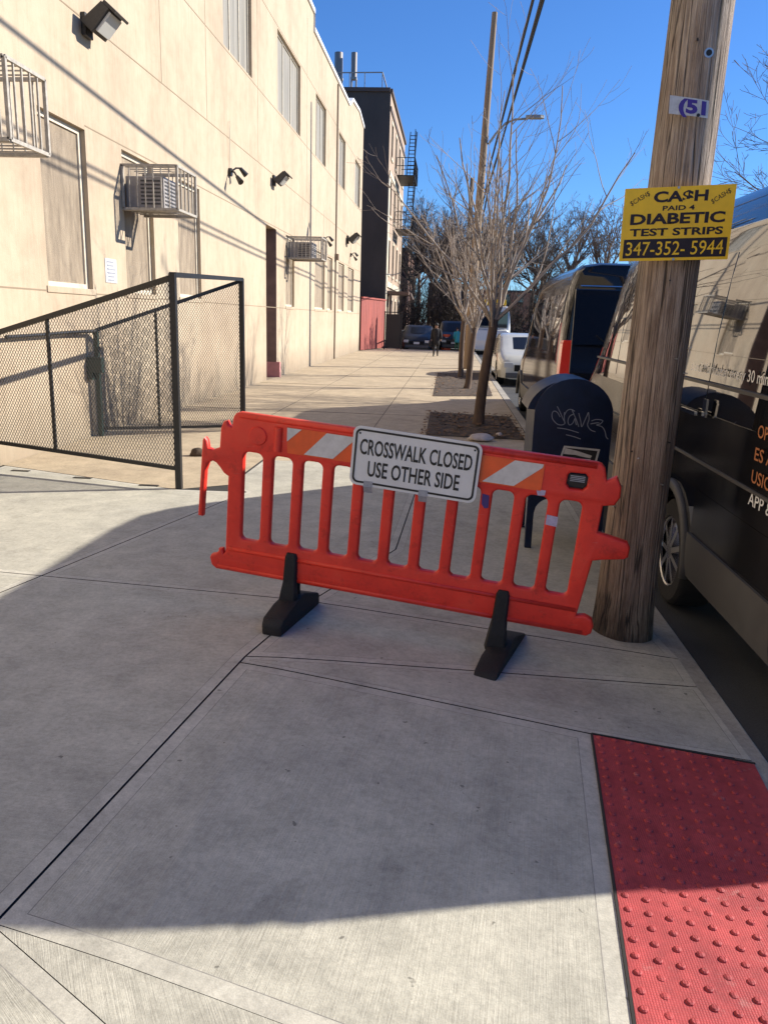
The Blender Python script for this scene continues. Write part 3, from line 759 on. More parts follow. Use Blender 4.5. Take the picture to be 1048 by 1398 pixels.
# ================================================================== BARRIER
BU = V(.98674,-.14281,-.07714); BV = V(.06706,-.07416,.99499)
BU.normalize(); BV = (BV-BU*BV.dot(BU)).normalized(); BN = BU.cross(BV); BP = G(397,842)
def bxf(off=0): return lambda c: BP + BU*c[0] + BV*c[1] + BN*(c[2]+off)
br = thing('traffic_barrier', 'orange red plastic barrier on two black rubber feet closing the sidewalk', 'barrier', BP)
OUT = [(-.328,1.1),(1.459,1.1),(1.48,1.095),(1.498,1.077),(1.508,1.044),(1.515,1.019),(1.542,1.035),(1.558,1.046),(1.576,1.014),(1.586,.998),(1.59,.946),(1.57,.904),(1.519,.893),(1.517,.76),(1.535,.757),(1.661,.734),(1.677,.709),(1.678,.66),(1.66,.645),(1.552,.623),(1.518,.612),(1.489,.313),(1.529,.323),(1.566,.308),(1.58,.272),(1.575,.231),(1.553,.213),
 (-.439,.213),(-.466,.232),(-.478,.274),(-.470,.292),(-.445,.300),(-.428,.318),(-.428,.333),(-.407,.337),(-.398,.308),(-.388,.32),(-.384,.749),(-.409,.762),(-.432,.790),(-.454,.812),(-.474,.820),(-.499,.805),(-.514,.756),(-.525,.503),(-.552,.503),(-.534,.927),(-.522,.940),(-.509,.924),(-.501,.885),(-.477,.878),(-.437,.897),(-.433,1.002),(-.42,1.038),(-.4,1.045),(-.39,1.021),(-.372,1.015),(-.364,1.073),(-.352,1.09)]
def slot(c, w, b, t, r=.032, n=5, rb=.026):
    P = []
    for (cx, cy, a0, rr) in ((c+w/2-r, t-r, 0, r), (c-w/2+r, t-r, 90, r), (c-w/2+rb, b+rb, 180, rb), (c+w/2-rb, b+rb, 270, rb)):
        for k in range(n+1): a = R_(a0+90*k/n); P.append((cx+rr*math.cos(a), cy+rr*math.sin(a)))
    return P
holes = [slot(-.249+.1622*i, .106, .41, .896) for i in range(11)]
win_ = [(1.345,1.032),(1.415,1.036),(1.43,1.02),(1.43,.975),(1.414,.955),(1.352,.955),(1.334,.975),(1.336,1.02)]
curve_mesh('panel', [OUT]+holes+[win_], .011, .012, M['orange'], br, bxf())
x = bxf()
for q0, q1, vv, ww, rr in ((-.33,1.46,1.082,.012,.017),(-.37,1.48,.345,.016,.014),(-.43,1.53,.232,.014,.014)):
    MB().tube([x((q0,vv,ww)), x((q1,vv,ww))], rr, 10).build('rib', M['orange'], br, smooth=True)
mb = MB()
for q in ((-.225,.99),(-.225,.99)): mb.tube([x((q[0],q[1],.020)), x((q[0],q[1],.030))], [.052,.045], 20); break
mb.tube([x((-.115,.925,.02)), x((-.115,1.05,.02))], .022, 10)
mb.build('emboss', M['orange'], br, smooth='auto')
def plate(name, pts, m, off, th=.001, par=None): return curve_mesh(name, [pts], th, .0, m, par or br, bxf(off), smooth=False)
plate('orange_strip', [(-.07,1.058),(1.222,1.058),(1.222,.924),(-.062,.924)], M['orange_sheet'], .0255)
plate('white_stripe', [(-.068,1.056),(.008,1.056),(-.066,.985)], M['white_sheet'], .0285)
plate('white_stripe', [(.140,1.056),(.300,1.056),(.181,.930),(.028,.930)], M['white_sheet'], .0285)
plate('white_stripe', [(1.080,1.056),(1.216,1.056),(1.214,1.040),(1.091,.930),(.938,.930)], M['white_sheet'], .0285)
plate('white_stripe', [(.60,1.056),(.76,1.056),(.64,.930),(.486,.930)], M['white_sheet'], .0285)
lb = plate('maker_label', [(1.342,1.026),(1.414,1.030),(1.424,1.016),(1.424,.992),(1.342,.985)], M['black'], .016)
mb = MB()
for k in range(4):
    mb.quad(x((1.348,1.021-.008*k,.0185)), x((1.416,1.022-.008*k,.0185)), x((1.416,1.018-.008*k,.0185)), x((1.348,1.017-.008*k,.0185)))
mb.build('label_print', M['tape'], lb, fixn=False)
plate('backing', [(1.335,.99),(1.43,.99),(1.43,.955),(1.335,.955)], M['black'], -.012)
plate('tape_patch', [(1.268,.812),(1.323,.808),(1.322,.758),(1.268,.762)], M['lavender'], .0255)
plate('sticker', [(.947,.868),(.982,.862),(.985,.800),(.965,.795),(.950,.815)], M['purple'], .0255)
plate('sticker', [(1.20,.928),(1.245,.93),(1.243,.905),(1.21,.90)], M['lavender'], .0255)
def foot(c, f0, f1):
    """long rubber block across the panel, clamp tab in front"""
    a = G(*f0); b = G(*f1); d = (b-a); d.z = 0; L = d.length; d.normalize(); s_ = V(d.y,-d.x,0); mid = a
    prof = [(0,.0),(.0,.055),(.03,.085),(.16,.115),(L*.52,.135),(L*.62,.135),(L-.10,.10),(L-.02,.075),(L,.06),(L,0)]
    mb = MB(); hw = [.052,.055,.060,.062,.055,.050,.060,.058,.056,.056]
    sec = lambda s: [mid+d*u+s_*(s*hw[i])+V(0,0,z+g(*(mid+d*u).xy)) for i, (u, z) in enumerate(prof)]
    mb.loft([sec(-1), sec(1)])
    ft = mb.build('rubber_foot', M['rubber'], br, bevel=.012, smooth='auto')
    mb = MB()
    secs = []
    for z, wd, dp in ((.06,.060,.05),(.15,.050,.045),(.22,.040,.030),(.36,.036,.022),(.385,.026,.018)):
        secs.append([x((c-wd,z,.022)), x((c+wd,z,.022)), x((c+wd*.8,z,.022+dp)), x((c-wd*.8,z,.022+dp))])
    mb.loft(secs); mb.build('clamp_tab', M['rubber'], ft, bevel=.006)
    mb = MB(); secs = [[x((c-w_,z,-.022)), x((c+w_,z,-.022)), x((c+w_*.8,z,-.055)), x((c-w_*.8,z,-.055))] for z, w_ in ((.06,.05),(.2,.04),(.30,.03))]
    mb.loft(secs); mb.build('rear_clamp', M['rubber'], ft)
foot(-.008, (370,868), (424,822)); foot(1.118, (660,927), (704,863))
# sign on the barrier
sg = thing('crosswalk_sign', 'white CROSSWALK CLOSED USE OTHER SIDE sign taped to the orange barrier', 'sign', bxf(.05)((.6,.82,0)))
sC = V(.601,.969,0); sw, sh = .640, .302; sa_ = -.010
def sxf(off): 
    f = bxf(.045+off); ca, sa = math.cos(sa_), math.sin(sa_)
    return lambda c: f((sC.x+c[0]*ca-c[1]*sa, sC.y+c[0]*sa+c[1]*ca, c[2]))
def rrect(w, h, r, n=6):
    P = []
    for cx, cy, a0 in ((w/2-r,h/2-r,0),(-w/2+r,h/2-r,90),(-w/2+r,-h/2+r,180),(w/2-r,-h/2+r,270)):
        for k in range(n+1): a = R_(a0+90*k/n); P.append((cx+r*math.cos(a), cy+r*math.sin(a)))
    return P
curve_mesh('sign_plate', [rrect(sw, sh, .038)], .0012, .0008, M['sign_white'], sg, sxf(0), smooth=False)
curve_mesh('border', [rrect(sw-.026, sh-.026, .028), rrect(sw-.046, sh-.046, .021)], .0003, 0, M['black'], sg, sxf(.0035), smooth=False)
for body, dy, wd in (('CROSSWALK CLOSED', .050, .560), ('USE OTHER SIDE', -.058, .462)):
    f = sxf(.0038); text(body, 'lettering', M['black'], sg, (lambda c, f=f, dy=dy: f((c[0], c[1]+dy, c[2]))), size=.076, bold=.016, width=wd)
mb = MB(); f = sxf(.0035)
for u, v in ((-.285,.115),(.285,.115)): mb.tube([f((u,v,0)), f((u,v,.001))], .005, 10)
mb.build('bolt_hole', M['black'], sg)
for u in (-.222, .060):
    mb = MB(); f = sxf(.004); P = [(u-.024,-.155),(u+.022,-.153),(u+.024,-.122),(u-.022,-.124)]
    mb.add([f((p[0],p[1],0)) for p in P]+[f((p[0],p[1],.0012)) for p in P], [(3,2,1,0),(4,5,6,7),(0,1,5,4),(1,2,6,5),(2,3,7,6),(3,0,4,7)])
    mb.add([f((u-.022,-.19,-.02)), f((u+.022,-.188,-.02)), f((u+.022,-.152,.001)), f((u-.022,-.154,.001))], [(0,1,2,3)])
    mb.build('tape_strap', M['tape'], sg, fixn=False)

# ================================================================== NEAR UTILITY POLE
pf = G(847,875); PY = pf.y+.165; pm_ = atY(848,862,PY); pt_ = atY(959,0,PY); ud = (pt_-pm_)/(pt_-pm_).z
pb = pm_ + ud*(g(pf.x, PY)-pm_.z); ptop = pb + ud*9.6
pax = (ptop-pb).normalized()
pole = thing('utility_pole', 'thick weathered wooden utility pole beside the barrier, nearest to the camera', 'utility pole', pb, 'wooden utility poles along the kerb')
mb = MB(); n = 48; secs = []
for k in range(90):
    t = -.05+9.65*(k/89)**1.6; r = (.141-.0025*t+.018*math.exp(-max(t,0)*5))*PY/3.97; c = pb+pax*t; sec = []
    for j in range(n):
        a = 6.28318*j/n; rr = r*(1+.035*mnoise(V(math.cos(a)*1.6, math.sin(a)*1.6, t*.45))+.02*mnoise(V(math.cos(a)*7, math.sin(a)*7, t*.5)))
        sec.append(c+V(math.cos(a)*rr, math.sin(a)*rr, 0))
    secs.append(sec)
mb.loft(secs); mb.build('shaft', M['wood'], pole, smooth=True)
mb = MB(); c = pb + pax*(2.86); q = atY(967,72,PY-.15); mb.tube([q+V(0,.05,0), q+V(0,-.004,0)], .014, 12); mb.build('knot_hole', M['black'], pole)
mb = MB(); mb.tube([q+V(0,.03,0), q+V(0,-.002,0)], .022, 14); mb.build('bolt_washer', M['alu'], pole)
random.seed(31)
for k in range(14):
    t = random.uniform(.5, 3.2); a = R_(random.uniform(205, 330)); c = pb+pax*t; q = c+V(math.cos(a), math.sin(a), 0)*.150*PY/3.97
    d = V(math.cos(a), math.sin(a), 0); mb = MB(); mb.tube([q-d*.02, q+d*.006], [.0035,.0045], 7); mb.build('staple', M['alu'] if k % 3 else M['black'], pole)
# yellow sign
Q4 = [atY(*p, PY-.185) for p in [(853,258),(1005,251),(992,354),(844,357)]]
ys_sign = thing('advert_sign', 'yellow CASH PAID 4 DIABETIC TEST STRIPS placard nailed to the near utility pole', 'sign', Q4[3])
def qplate(name, quad, off, th, m, par, u0=-.5, u1=.5, v0=-.5, v1=.5):
    f = quad_xf(*quad, off=off); mb = MB()
    mb.add([f((u0,v0,0)),f((u1,v0,0)),f((u1,v1,0)),f((u0,v1,0)),f((u0,v0,th)),f((u1,v0,th)),f((u1,v1,th)),f((u0,v1,th))],[(3,2,1,0),(4,5,6,7),(0,1,5,4),(1,2,6,5),(2,3,7,6),(3,0,4,7)])
    return mb.build(name, m, par)
qplate('placard', Q4, 0, .004, M['yellow'], ys_sign)
qplate('number_band', Q4, .0045, .0006, M['brownblk'], ys_sign, -.47, .475, -.46, -.20)
f = quad_xf(*Q4, off=.0055)
for body, u, v, wd, hh, ml, bold in (('CA$H', .01, .37, .49, .135, 'brownblk', .035), ('PAID 4', -.0, .215, .29, .062, 'brownblk', .025), ('DIABETIC', .0, .075, .86, .135, 'brownblk', .035), ('TEST STRIPS', .0, -.105, .85, .095, 'brownblk', .03), ('347-352- 5944', .0, -.33, .89, .185, 'yellow', .003)):
    text(body, 'lettering', M[ml], ys_sign, (lambda c, u=u, v=v: f((c[0]+u, c[1]+v, .0006 if ml == 'yellow' else 0))), size=hh, bold=bold, width=wd)
for u, v, a in ((-.36,.36,32), (.37,.35,34)):
    ca, sa = math.cos(R_(a)), math.sin(R_(a))
    text('$CASH$', 'lettering', M['brownblk'], ys_sign, (lambda c, u=u, v=v, ca=ca, sa=sa: f((u+c[0]*ca-c[1]*sa*.7, v+(c[0]*sa+c[1]*ca)*1.4, 0))), size=.05, width=.19)
mb = MB()
for u, v in ((-.02,.485),(.0,-.485)): p = f((u,v,0)); mb.tube([p, p+V(0,-.004,0)], .006, 8)
mb.build('nail', M['alu'], ys_sign)
# number tag
T4 = [atY(*p, PY-.178) for p in [(914,130),(968,137),(966,161),(912,155)]]
tg = thing('pole_number_tag', 'small pale number tag on the near utility pole above the yellow placard', 'tag', T4[3])
fT = quad_xf(*T4, off=0)
def bend(c):           # wraps the right side back round the pole
    p = fT(c); t = max(0, c[0]-.05); return p + V(0, .05*t*t, 0)
mb = MB(); N = 10
for k in range(N):
    a, b = -.5+k/N, -.5+(k+1)/N
    mb.add([bend((a,-.5,0)),bend((b,-.5,0)),bend((b,.5,0)),bend((a,.5,0)),bend((a,-.5,.002)),bend((b,-.5,.002)),bend((b,.5,.002)),bend((a,.5,.002))],[(3,2,1,0),(4,5,6,7),(0,1,5,4),(2,3,7,6)])
mb.build('tag_plate', M['tag'], tg)
text('(51', 'lettering', M['blue_print'], tg, (lambda c: bend((c[0]+.08, c[1]+.02, .004))), size=.70, width=.70, bold=.05)
mb = MB(); p = bend((.24,-.42,.004)); mb.tube([p, p+V(0,-.004,0)], .008, 10); mb.build('nail', M['black'], tg)

# ================================================================== MAILBOX
ml0 = G(718,748); MY = ml0.y; mz = ml0.z
mx0, mx1 = atY(722,660,MY).x-.0, atY(722,660,MY).x+.57
mbx = thing('mailbox', 'dark navy dome topped street mailbox with grey marker graffiti behind the barrier', 'mailbox', ((mx0+mx1)/2, MY+.3, mz))
mtop = atY(793,517,MY+.02).z; wM = mx1-mx0; rM = wM/2; zs = mtop-rM*.92; z0m = atY(757,682,MY).z; DM = .60
def dome(y, inset=0, zbase=None):
    P = [(mx0+inset, y, zbase if zbase is not None else z0m), (mx0+inset, y, zs)]
    for k in range(1, 16): a = math.pi*(1-k/16); P.append(((mx0+mx1)/2+(rM-inset)*math.cos(a), y, zs+(rM*.92-inset)*math.sin(a)))
    P += [(mx1-inset, y, zs), (mx1-inset, y, zbase if zbase is not None else z0m)]; return P
mb = MB(); mb.loft([dome(MY+.012), dome(MY+DM-.012)]); mb.build('body', M['mail'], mbx, smooth='auto')
for q0, q1 in ((MY-.004, MY+.012), (MY+DM-.012, MY+DM+.004)):
    mb = MB(); mb.loft([dome(q0), dome(q1)]); mb.build('side_panel', M['mail'], mbx, bevel=.004, smooth='auto')
# pull-down hopper bulging towards the sidewalk
mb = MB(); hs = []
for k in range(9):
    a = R_(10+70*k/8); hs.append([(mx0-.005+rM*.98*(1-math.cos(a))-.05*math.cos(a), y, zs-.02+(rM*.95)*math.sin(a)) for y in (MY+.03, MY+DM-.03)]+[(mx0+.08+rM*.9*(1-math.cos(a)), y, zs-.02+(rM*.8)*math.sin(a)) for y in (MY+DM-.03, MY+.03)])
mb.loft(hs); mb.build('hopper_door', M['mail'], mbx, smooth='auto')
for xx in (mx0, mx1):
    for yy in (MY, MY+DM):
        mb = MB(); sx = 1 if xx == mx0 else -1; sy = 1 if yy == MY else -1; zt = z0m+.02
        gz = g(xx, yy)
        P = [(0,.10),(0,-1)]
        mb.box((min(xx,xx+sx*.05), min(yy,yy+sy*.006), gz+.006), (max(xx,xx+sx*.05), max(yy,yy+sy*.006), zt))
        mb.box((min(xx,xx+sx*.006), min(yy+sy*.006,yy+sy*.05), gz+.006), (max(xx,xx+sx*.006), max(yy+sy*.006,yy+sy*.05), zt))
        mb.box((xx-.02+sx*.02,yy-.02+sy*.02,gz),(xx+.03+sx*.02,yy+.03+sy*.02,gz+.008))
        K = 10; row = []
        for k in range(K+1):     # curved gusset under the box
            a = .048+.13*k/K; h = .012+.13*(1-math.sin(math.acos(1-k/K)))
            row.append([(xx+sx*a, yy, zt), (xx+sx*a, yy, zt-h), (xx+sx*a, yy+sy*.006, zt-h), (xx+sx*a, yy+sy*.006, zt)])
        mb.loft(row)
        mb.build('leg', M['mail'], mbx)
# graffiti and decal on the near side
mC = lambda px, py, o=-.0065: atY(px, py, MY+o)
def c5(x_, y_): return (720+x_/7.486, 500+y_/7.486)
strokes = [[(300,410),(330,470),(360,540),(380,580),(350,600),(300,590),(255,540),(248,490),(265,460),(300,470),(330,520)],
 [(375,470),(372,530),(378,590)],[(375,500),(400,455),(440,440),(480,460)],[(470,490),(430,510),(410,560),(425,600),(460,580),(485,530),(490,580),(500,600)],[(450,445),(475,500),(500,560),(520,620)],
 [(520,480),(540,560),(550,620),(580,560),(620,470)],[(620,470),(625,540),(610,600),(640,650),(690,670)],[(650,560),(700,545),(765,555),(740,590),(700,600),(760,620),(790,670),(800,720),(820,745)],[(640,590),(700,580),(730,580)],
 [(300,630),(400,645),(520,680)],[(390,700),(470,720),(540,745)]]
mb = MB()
for s_ in strokes:
    P = [mC(*c5(*q)) for q in s_]
    S = []
    for i in range(len(P)-1):
        a, b, c, d = P[max(0,i-1)], P[i], P[i+1], P[min(len(P)-1,i+2)]
        for k in range(4):
            t = k/4; S.append(.5*((2*b)+(c-a)*t+(2*a-5*b+4*c-d)*t*t+(3*b-a-3*c+d)*t**3))
    S.append(P[-1]); mb.tube(S, .0032, 5)
for v in mb.v: v.y = MY-.0045+(v.y-MY+.0065)*.25
mb.build('graffiti', M['graffiti'], mbx)
def decal(name, pts, off, m): 
    return curve_mesh(name, [[(p.x, p.z) for p in [mC(*c5(*q)) for q in ring]] for ring in pts], .0004, 0, m, mbx, (lambda c: V(c[0], MY-.005-off-c[2], c[1])), smooth=False)
decal('postal_decal', [[(370,812),(738,850),(690,1030),(310,980)]], 0, M['label'])
decal('decal_field', [[(385,832),(712,866),(672,1010),(335,965)]], .0015, M['black'])
decal('decal_emblem', [[(385,835),(520,870),(655,915),(640,940),(560,925),(480,905),(365,895)]], .003, M['label'])
decal('decal_emblem', [[(470,940),(640,950),(630,985),(440,965)]], .003, M['label'])

# ================================================================== VEHICLES
PF = [(0.0,0.0),(.22,.012),(.45,.035),(.66,.070),(.82,.11),(.93,.16),(.98,.235),(1.0,.42)]
def vsec(y, w, zt, zb=.28, belt=1.0, sgn=1, yo=0.0, tum=1.0):
    bl_ = min(belt, zt-.12) if zt > .5 else zt*.8
    half = [(w*.80, zb), (w-.02, zb+.03), (w, zb+.14), (w+.005, .55 if bl_ > .6 else bl_*.85), (w, bl_*.82+.0)]
    half += [(max(.05, w-i*tum), bl_+(zt-bl_)*f) for f, i in PF]
    right = [(a, y, z) for a, z in half]; left = [(-a, y, z) for a, z in reversed(half)]
    return right+left
def car(name, label, cat, loc, st, wheels, paint, flip=False, belt=1.0, group=None, wr=.34, glassspec=None, zb=.28, tum=1.0, sidewin=None):
    """body lofted along local y (0 = rear); wheels = axle positions"""
    root = thing(name, label, cat, loc, group); L = Vector(loc); sg_ = -1 if flip else 1
    T = lambda p: L + V(p[0]*sg_, p[1]*sg_, p[2])
    mb = MB(); mb.loft([[T(q) for q in vsec(y, w_, zt, zb, belt, tum=tum)] for y, w_, zt in st])
    body = mb.build('body', paint, root)
    # wheel arches cut out of the shell
    W0 = max(s[1] for s in st); cut = MB()
    for wy in wheels:
        for s in (-1, 1):
            cut.tube([T((s*(W0-.30), wy, wr+.0)), T((s*(W0+.2), wy, wr+.0))], wr+.075, 28)
    co = cut.build('cutter', M['under'])
    md = body.modifiers.new('b', 'BOOLEAN'); md.object = co; md.operation = 'DIFFERENCE'; md.solver = 'EXACT'
    dg = bpy.context.evaluated_depsgraph_get(); dg.update()
    nm = bpy.data.meshes.new_from_object(body.evaluated_get(dg)); body.modifiers.clear(); body.data = nm; bpy.data.objects.remove(co)
    nm.materials.clear(); nm.materials.append(paint)
    for p in nm.polygons: p.material_index = 0; p.use_smooth = True
    nm.set_sharp_from_angle(angle=R_(30))
    for wy in wheels:
        mb = MB()
        for s in (-1, 1): mb.box(*[tuple(f(a, b) for a, b in zip(T((s*(W0-.34), wy-wr-.05, wr-.05)), T((s*(W0-.30), wy+wr+.05, wr+.4)))) for f in (min, max)])
        mb.build('arch_liner', M['under'], root)
        for s in (-1, 1):
            xo = s*(W0-.02); xi = s*(W0-.25)
            mb = MB(); prof = [(xi,.60),(xi,.90),(xi+s*.02,.98),(xi+s*.06,1),(xo-s*.06,1),(xo-s*.02,.97),(xo,.90),(xo,.66),(xo-s*.02,.64)]
            K = 36; secs = [[T((px_, wy+math.cos(6.28318*k/K)*wr*q, wr+math.sin(6.28318*k/K)*wr*q)) for px_, q in prof] for k in range(K+1)]
            mb.loft(secs, cap=False, closed=False); ty = mb.build('wheel', M['tyre'], root, smooth='auto')
            mb = MB(); mb.tube([T((xo-s*.05,wy,wr)), T((xo-s*.035,wy,wr))], wr*.64, 28)
            for k in range(9):
                a = 6.28318*k/9; c = V(0, math.cos(a), math.sin(a)); r0, r1 = wr*.12, wr*.62
                p = T((xo-s*.018, wy+c.y*r0, wr+c.z*r0)); q = T((xo-s*.028, wy+c.y*r1, wr+c.z*r1)); mb.bar(p, q, .035, .03, up=(1,0,0))
            mb.tube([T((xo-s*.035,wy,wr)), T((xo-s*.004,wy,wr))], wr*.16, 14)
            rr = [T((xo-s*.015, wy+math.cos(6.28318*k/28)*wr*.64, wr+math.sin(6.28318*k/28)*wr*.64)) for k in range(29)]; mb.tube(rr, .012, 6)
            mb.build('rim', M['rim'], ty, smooth='auto')
    return root, T
def shell_panel(T, st, y0, y1, f0, f1, side, off, m, name, root, belt=1.0, zb=.28, n=14, tum=1.0):
    """a band of the body side between heights f0..f1 (metres), standing `off` proud"""
    def interp(y):
        for (a, w0, z0), (b, w1, z1) in zip(st, st[1:]):
            if a <= y <= b: t = (y-a)/(b-a); return w0+(w1-w0)*t, z0+(z1-z0)*t
        return st[-1][1:]
    def xz(y, z):
        w_, zt = interp(y); sec = vsec(y, w_, zt, zb, belt, tum=tum)[:13]
        for p, q in zip(sec, sec[1:]):
            if p[2] <= z <= q[2]: t = (z-p[2])/max(1e-6, q[2]-p[2]); return p[0]+(q[0]-p[0])*t
        return sec[-1][0]
    mb = MB(); k = 8; rows = []
    for i in range(n+1):
        y = y0+(y1-y0)*i/n; a = f0(y) if callable(f0) else f0; b = f1(y) if callable(f1) else f1
        rows.append([T((side*(xz(y, a+(b-a)*j/k)+off), y, a+(b-a)*j/k)) for j in range(k+1)])
    mb.loft(rows, cap=False, closed=False)
    # thin return edges so it is a plate and not a card
    inner = [[p-V((1 if p.x > root.location.x else -1)*off*.9,0,0) for p in r] for r in rows]
    mb.loft([[r[0] for r in rows], [r[0] for r in inner]], cap=False, closed=False); mb.loft([[r[-1] for r in rows], [r[-1] for r in inner]], cap=False, closed=False)
    mb.loft([rows[0], inner[0]], cap=False, closed=False); mb.loft([rows[-1], inner[-1]], cap=False, closed=False)
    return mb.build(name, m, root, smooth='auto')
VST = [(0,.955,2.44),(.03,.975,2.50),(.12,.988,2.53),(.6,.99,2.53),(2.4,.99,2.55),(4.3,.99,2.55),(4.75,.99,2.52),(5.0,.99,2.44),(5.2,.99,2.30),(5.6,.99,1.90),(6.1,.985,1.40),(6.3,.98,1.25),(6.6,.965,1.14),(6.9,.94,1.02),(7.08,.90,.86),(7.15,.84,.70)]
def van(label, loc, k=1.0, paint=None, rw=None):
    st = [(y*k, w_, z) for y, w_, z in VST]
    root, T = car('passenger_van', label, 'van', loc, st, (rw or 2.42*k, 6.15*k), paint or M['paint'], group='black vans parked along the kerb', wr=.35)
    for s in (-1, 1):
        for a, b in ((.55,1.55),(1.72,3.1),(3.2,4.35)):
            shell_panel(T, st, a*k, b*k, 1.36, 2.16, s, .0025, M['glass'], 'side_window', root)
        shell_panel(T, st, 4.5*k, 5.75*k, 1.34, lambda y: min(2.12, max(1.40, 2.15-(y/k-5.05)*1.0)) , s, .0025, M['glass'], 'front_window', root)
        shell_panel(T, st, (rw or 2.42*k)+.47, 5.62*k, .30, .60, s, .02, M['clad'], 'sill_cladding', root); shell_panel(T, st, .25*k, (rw or 2.42*k)-.47, .30, .60, s, .02, M['clad'], 'sill_cladding', root)
        for wy in (rw or 2.42*k, 6.15*k):
            mb = MB(); pts = [T((s*(.995), wy+math.cos(R_(a))*.445, .35+math.sin(R_(a))*.445)) for a in range(-5, 186, 10)]
            mb.tube(pts, .03, 8); mb.build('arch_trim', M['clad'], root, smooth=True)
        if s > 0:
            mb = MB(); c = T((s*1.12, 5.55*k, 1.36)); mb.box(c-V(.10,.06,.16), c+V(.10,.06,.18)); mi = mb.build('mirror', M['under'], root, bevel=.03, smooth='auto')
            mb = MB(); mb.tube([T((s*.97,5.6*k,1.2)), c-V(0,0,.1)], .03, 8); mb.build('mirror_arm', M['under'], mi)
        # rear lamp
        mb = MB(); secs = []
        for z, x0_, x1_ in ((.86,.84,.975),(1.1,.84,.985),(1.5,.845,.968),(1.55,.85,.955)): secs.append([T((s*x0_,-.012,z)), T((s*x1_,-.012,z)), T((s*(x1_+.012),.16,z)), T((s*x0_,.16,z))])
        mb.loft(secs); mb.build('tail_lamp', M['tail'], root, bevel=.006)
        MB().box(tuple(min(a, b) for a, b in zip(T((s*.05,-.014,1.12)), T((s*.86,.02,2.20)))), tuple(max(a, b) for a, b in zip(T((s*.05,-.014,1.12)), T((s*.86,.02,2.20))))).build('rear_window', M['glass'], root, bevel=.01)
        mb = MB(); mb.bar(T((s*.12,-.03,1.32)), T((s*.55,-.03,1.62)), .018, .014); mb.build('rear_wiper', M['under'], root)
        mb = MB(); mb.bar(T((s*.04,-.02,1.18)), T((s*.04,-.02,.95)), .03, .025); mb.build('rear_handle', M['chrome'], root)
    mb = MB(); lo = T((-.92,-.09,.33)); hi = T((.92,.03,.55)); mb.box(lo, hi); mb.build('rear_bumper', M['clad'], root, bevel=.03)
    MB().box(T((-.26,-.02,.66)), T((.26,.01,.80))).build('plate_recess', M['under'], root)
    # windscreen: a plate lying on the sloping front
    ws = []
    for y in (5.28,5.5,5.8,6.05):
        for (a, w0, z0), (b, w1, z1) in zip(VST, VST[1:]):
            if a <= y <= b: zz = z0+(z1-z0)*(y-a)/(b-a)
        ws.append([T((xx, y*k+.012+.03*(1-(xx/.8)**2), zz+.012-.09*(xx/.8)**2*.6)) for xx in (-.66,-.4,0,.4,.66)])
    mb = MB(); mb.loft(ws, cap=False, closed=False); mb.build('windshield', M['glass'], root, smooth=True)
    mb = MB(); mb.tube([T((-.80,-.008,2.235)), T((.80,-.008,2.235))], .014, 8); mb.build('gutter_trim', M['chrome'], root)
    for s in (-1, 1):
        mb = MB(); mb.box(*[tuple(f(a, b) for a, b in zip(T((s*.55,6.86*k,.78)), T((s*.93,7.06*k,1.0)))) for f in (min, max)]); mb.build('headlight', M['lens'], root, bevel=.03)
    return root, T, st
v1, T1, st1 = van('black passenger van with white lettering on its side, nearest vehicle at the kerb', (2.43, 3.08, ROAD), .912, rw=1.96)
side_x = lambda z: T1((-.998,0,0)).x
def vtext(body, yy, z, h, m, wd=None, x_=None, bold=.01):
    X = x_ if x_ is not None else T1((-1.0,0,0)).x-.004
    f = plane_xf(V(X, yy, z), V(0,-1,0), V(0,0,1)); return text(body, 'lettering', m, v1, f, size=h, width=wd, bold=bold)
vtext('s and Manhattan every 30 minutes', 4.27, 1.385, .056, M['white_text'], 1.36, T1((-.99,0,0)).x-.0)
for i, (s_, wd) in enumerate((('OPEN', .24), ('ES AC', .30), ('USIC', .22), ('APP &', .28))):
    vtext(s_, 3.76-wd/2, 1.15-.105*i, .058, M['orange_text'] if i < 3 else M['white_text'], wd)
M['satinblack'] = mat('satin black lower panel', (.008,.008,.009), .16, var=.2, vscale=3)
shell_panel(T1, st1, .25, 5.3, .86, 1.285, -1, .004, M['satinblack'], 'lower_panel', v1)
shell_panel(T1, st1, .25, 1.49, .60, .857, -1, .004, M['satinblack'], 'lower_panel', v1)
shell_panel(T1, st1, 2.43, 5.08, .60, .857, -1, .004, M['satinblack'], 'lower_panel', v1)
mb = MB(); X = T1((-1.0,0,0)).x
mb.bar(V(X-.03,4.90,1.13), V(X-.03,4.62,1.13), .02, .022); mb.box((X-.012,4.52,1.12),(X-.0,4.58,1.22)); mb.build('door_handle', M['chrome'], v1)
mb = MB(); mb.box((X-.006,3.2,1.295),(X+.02,8.0,1.312)); mb.box((X-.004,3.2,.86),(X+.02,8.1,.875)); mb.build('side_molding', M['clad'], v1)
v2, T2, st2 = van('second black van parked beyond the mailbox, its rear and red tail lamp showing', (2.42, 10.75, ROAD), .93, M['paint_dark'])

